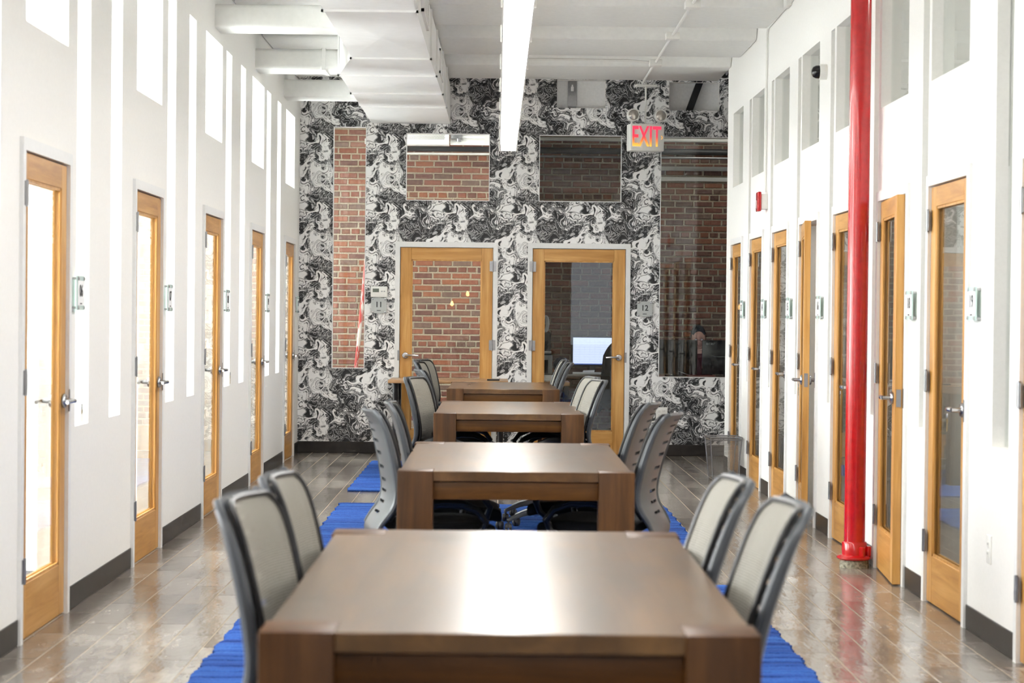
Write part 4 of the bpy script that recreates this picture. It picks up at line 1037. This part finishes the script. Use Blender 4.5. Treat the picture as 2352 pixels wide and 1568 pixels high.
def skin_mesh(name, verts, edges, mat, parent, root=0, levels=2):
    me = bpy.data.meshes.new(name); me.from_pydata([v[:3] for v in verts], edges, [])
    o = bpy.data.objects.new(name, me); C.objects.link(o)
    md = o.modifiers.new('skin', 'SKIN'); md.use_smooth_shade = True
    for i, v in enumerate(verts):
        r_ = v[3] if isinstance(v[3], tuple) else (v[3], v[3]); me.skin_vertices[0].data[i].radius = r_
    me.skin_vertices[0].data[root].use_root = True
    s_ = o.modifiers.new('sub', 'SUBSURF'); s_.levels = s_.render_levels = levels
    dg = bpy.context.evaluated_depsgraph_get(); me2 = bpy.data.meshes.new_from_object(o.evaluated_get(dg)); o.modifiers.clear(); o.data = me2
    me2.materials.clear(); me2.materials.append(mat); me2.polygons.foreach_set('use_smooth', [True]*len(me2.polygons))
    if parent is not None: o.parent = parent
    return o
pe = empty('person', (2.14, 21.30, 0), label='seated person in a dark cap and maroon shirt bent over a desk', cat='person')
body = [(0, .12, .50, (.16, .12)), (0, .10, .68, (.15, .11)), (0, .04, .88, (.17, .11)), (0, -.03, 1.00, (.12, .09)), (0, -.07, 1.055, .058), (0, -.10, 1.10, .055),
        (-.20, -.02, .97, .062), (-.27, -.16, .86, .045), (-.32, -.42, .815, .036), (-.36, -.50, .81, .026),
        (.20, -.02, .97, .062), (.27, -.16, .86, .045), (.24, -.40, .815, .036), (.22, -.48, .81, .026),
        (-.10, .02, .52, .085), (-.13, -.34, .50, .07), (-.13, -.36, .28, .055), (-.13, -.36, .07, .045), (-.13, -.50, .045, .038),
        (.10, .02, .52, .085), (.13, -.34, .50, .07), (.13, -.36, .28, .055), (.13, -.36, .07, .045), (.13, -.50, .045, .038)]
ed = [(0,1),(1,2),(2,3),(3,4),(4,5),(3,6),(6,7),(7,8),(8,9),(3,10),(10,11),(11,12),(12,13),(0,14),(14,15),(15,16),(16,17),(17,18),(0,19),(19,20),(20,21),(21,22),(22,23)]
skin_mesh('body', body, ed, M['skin'], pe)
infl = lambda v, k: v[:3] + ((tuple(x+k for x in v[3]) if isinstance(v[3], tuple) else v[3]+k),)
sh_v = [infl(v, .012) for v in (body[0], body[1], body[2], body[3], body[6], body[7], body[8], body[10], body[11], body[12])]
skin_mesh('shirt', sh_v, [(0,1),(1,2),(2,3),(3,4),(4,5),(5,6),(3,7),(7,8),(8,9)], M['maroon'], pe)
tr_v = [infl(body[i], .012) for i in (0, 14, 15, 16, 17, 19, 20, 21, 22)]
skin_mesh('trousers', tr_v, [(0,1),(1,2),(2,3),(3,4),(0,5),(5,6),(6,7),(7,8)], M['darkgrey'], pe)
# head, tilted down
hd = empty('head_pivot'); bpy.data.objects.remove(hd)
TILT = Matrix.Translation((0, -.135, 1.165)) @ Matrix.Rotation(R(24), 4, 'X')
def head_fn(u, v):
    th_, ph = 2*math.pi*u, math.pi*v
    x = .074*math.sin(ph)*math.sin(th_); y = -.092*math.sin(ph)*math.cos(th_); z = .112*math.cos(ph)
    if z < 0: x *= 1+.9*z; y *= 1+.25*z
    if y < -.05 and abs(x) < .016 and -.045 < z < .015: y -= .02*(1-abs(x)/.016)*(1-(z+.03)/.05 if z > -.03 else 1)   # nose
    if y < -.05 and abs(abs(x)-.032) < .014 and 0 < z < .022: y += .010                                                # eye sockets
    if y < -.05 and abs(x) < .024 and -.068 < z < -.056: y += .005                                                     # mouth
    return tuple(TILT @ Vector((x, y, z)))
hm = MB().grid(41, 33, head_fn); ho = hm.build('head', M['skin'], pe, smooth=True, sharp=180)
for s_ in (-1, 1):
    MB().grid(9, 9, lambda u, v: tuple(TILT @ Vector((s_*(.074+.010*math.sin(math.pi*v)), .012+.016*math.cos(2*math.pi*u)*math.sin(math.pi*v), .0+.030*math.cos(math.pi*v))))).build('ear', M['skin'], ho, smooth=True)
    MB().grid(11, 9, lambda u, v: tuple(TILT @ Vector((s_*.030+.011*math.sin(math.pi*v)*math.sin(2*math.pi*u), -.079-.006*math.sin(math.pi*v)*math.cos(2*math.pi*u), .012+.009*math.cos(math.pi*v)))) ).build('eye', M['paper'], ho, smooth=True)
MB().grid(33, 15, lambda u, v: tuple(TILT @ Vector((.079*math.sin(v*1.6)*math.sin(2*math.pi*u), -.088*math.sin(v*1.6)*math.cos(2*math.pi*u)+.020, .115*math.cos(v*1.6)-.004)))).build('hair', M['ink'], ho, smooth=True)
cp = MB().grid(33, 12, lambda u, v: tuple(TILT @ Vector((.083*math.sin(v*1.22)*math.sin(2*math.pi*u), -.096*math.sin(v*1.22)*math.cos(2*math.pi*u)+.016, .126*math.cos(v*1.22)+.004)))).build('cap', M['cap'], pe, smooth=True)
gl_ = MB()
for s_ in (-1, 1): gl_.tube([tuple(TILT @ Vector((s_*.032+.020*math.cos(a), -.094, .010+.015*math.sin(a)))) for a in [k*math.pi/7 for k in range(14)]], .002, 5, closed=True)
gl_.tube([tuple(TILT @ Vector((-.012, -.096, .012))), tuple(TILT @ Vector((.012, -.096, .012)))], .002, 5); gl_.build('glasses', M['ink'], pe)
def hand(wrist, dirv, side, parent):
    wv = Vector(wrist); d = Vector(dirv).normalized(); sdv = Vector((0, 0, 1)).cross(d).normalized()
    vs = [tuple(wv)+(.020,), tuple(wv+d*.04)+((.030, .013),), tuple(wv+d*.075)+((.032, .012),)]; es = [(0, 1), (1, 2)]
    for i, ln in enumerate((.068, .078, .072, .055)):
        o_ = sdv*((i-1.5)*.018); k = len(vs)
        vs += [tuple(wv+d*.082+o_)+(.0085,), tuple(wv+d*(.082+ln*.5)+o_+Vector((0, 0, .008)))+(.008,), tuple(wv+d*(.082+ln*.85)+o_-Vector((0, 0, .010)))+(.0068,)]
        es += [(2, k), (k, k+1), (k+1, k+2)]
    k = len(vs); vs += [tuple(wv+d*.035+sdv*side*.032)+(.0105,), tuple(wv+d*.062+sdv*side*.048-Vector((0, 0, .006)))+(.009,), tuple(wv+d*.088+sdv*side*.046-Vector((0, 0, .012)))+(.0075,)]
    es += [(0, k), (k, k+1), (k+1, k+2)]
    return skin_mesh('hand', vs, es, M['skin'], parent, 0, 1)
hand((-.36, -.50, .81), (-.25, -1, .0), 1, pe); hand((.22, -.48, .81), (-.3, -1, 0), -1, pe)
tag(MB().tube([(0, 0, 0), (-.045, .01, .11)], [.002, .004], 8).build('pen', M['paper'], smooth=True), 'white pen held over the reddish desk', 'pen').location = (1.775, 20.69, .78)
oc = empty('office_chair', (2.14, 21.52, 0), label='dark office chair under the person in the cap', cat='chair')
MB().box((-.24, -.26, .36), (.24, .24, .43)).build('seat', M['blackfab'], oc, bevel=.03, segs=3); MB().box((-.22, .22, .5), (.22, .27, .85)).build('backrest', M['blackfab'], oc, bevel=.03, segs=3)
MB().lathe([(.03, .06), (.03, .36)], 12).build('gas_lift', M['chrome'], oc, smooth=True)
for k in range(5):
    a = R(72*k+10); MB().tube([(0, 0, .09), (.28*math.cos(a), .28*math.sin(a), .055)], [.022, .014], 8).build('base_leg', M['black'], oc)
    MB().lathe([(.012, -.012), (.027, -.01), (.027, .01), (.012, .012)], 12, (.28*math.cos(a), .28*math.sin(a), .027), 'Y').build('caster', M['black'], oc, smooth=True)
# unseen ceiling lamps added to light the two brick walled offices
for (x, p_, lab) in ((-1.1, 13, 'unseen square white lamp added to light office 11'), (2.4, 8, 'unseen square white lamp added to light office 12')):
    e = empty('added_lamp', (x, 20.75, 3.66), label=lab, cat='lamp')
    MB().box((-.3, -.3, .02), (.3, .3, .10)).build('housing', M['whiteplastic'], e); MB().box((-.28, -.28, .012), (.28, .28, .02)).build('diffuser', M['paper'], e)
    a = area('added_light', (x, 20.75, 3.65), (0, 0, 0), .5, .5, p_, (1, .95, .88))
pl_ = [18.37, 17.02, 15.69, 14.33, 12.96, 11.53, 10.13, 8.7, 7.05]
for k in range(8):  # unseen lamp added in each dim office to brighten its walls
    yc_ = (pl_[k]+pl_[k+1]+.09)/2
    e = empty('added_lamp', (3.3, yc_, 3.36), label=f'unseen small white lamp added to light the {ORD[k]} dim office from the wallpapered end', cat='lamp')
    MB().box((-.15, -.15, .0), (.15, .15, .055)).build('housing', M['whiteplastic'], e); MB().box((-.14, -.14, -.006), (.14, .14, .0)).build('diffuser', M['paper'], e)
    area('added_light', (3.3, yc_, 3.35), (0, 0, 0), .26, .26, 11, (1, .97, .92))
# warm bulbs over the lounge behind the camera, mirrored in the panes
for i, (x, y, z) in enumerate(((3.95, -3, 1.70), (3.2, -3.4, 1.56), (2.75, -3.2, 1.62), (3.3, -2.6, 1.50), (-.62, -3, 1.80), (-.95, -3.3, 1.60))):
    e = empty('pendant_bulb', (x, y, z), label=f'warm filament bulb hanging in the lounge, {ORD[i]} of six', cat='lamp', group='lounge filament bulbs')
    MB().lathe([(.012, .07), (.03, .03), (.035, 0), (.025, -.03), (.004, -.042)], 14).build('bulb', M['bulb'], e, smooth=True)
    MB().tube([(0, 0, .07), (0, 0, CEIL-z)], .004, 6).build('cord', M['black'], e)
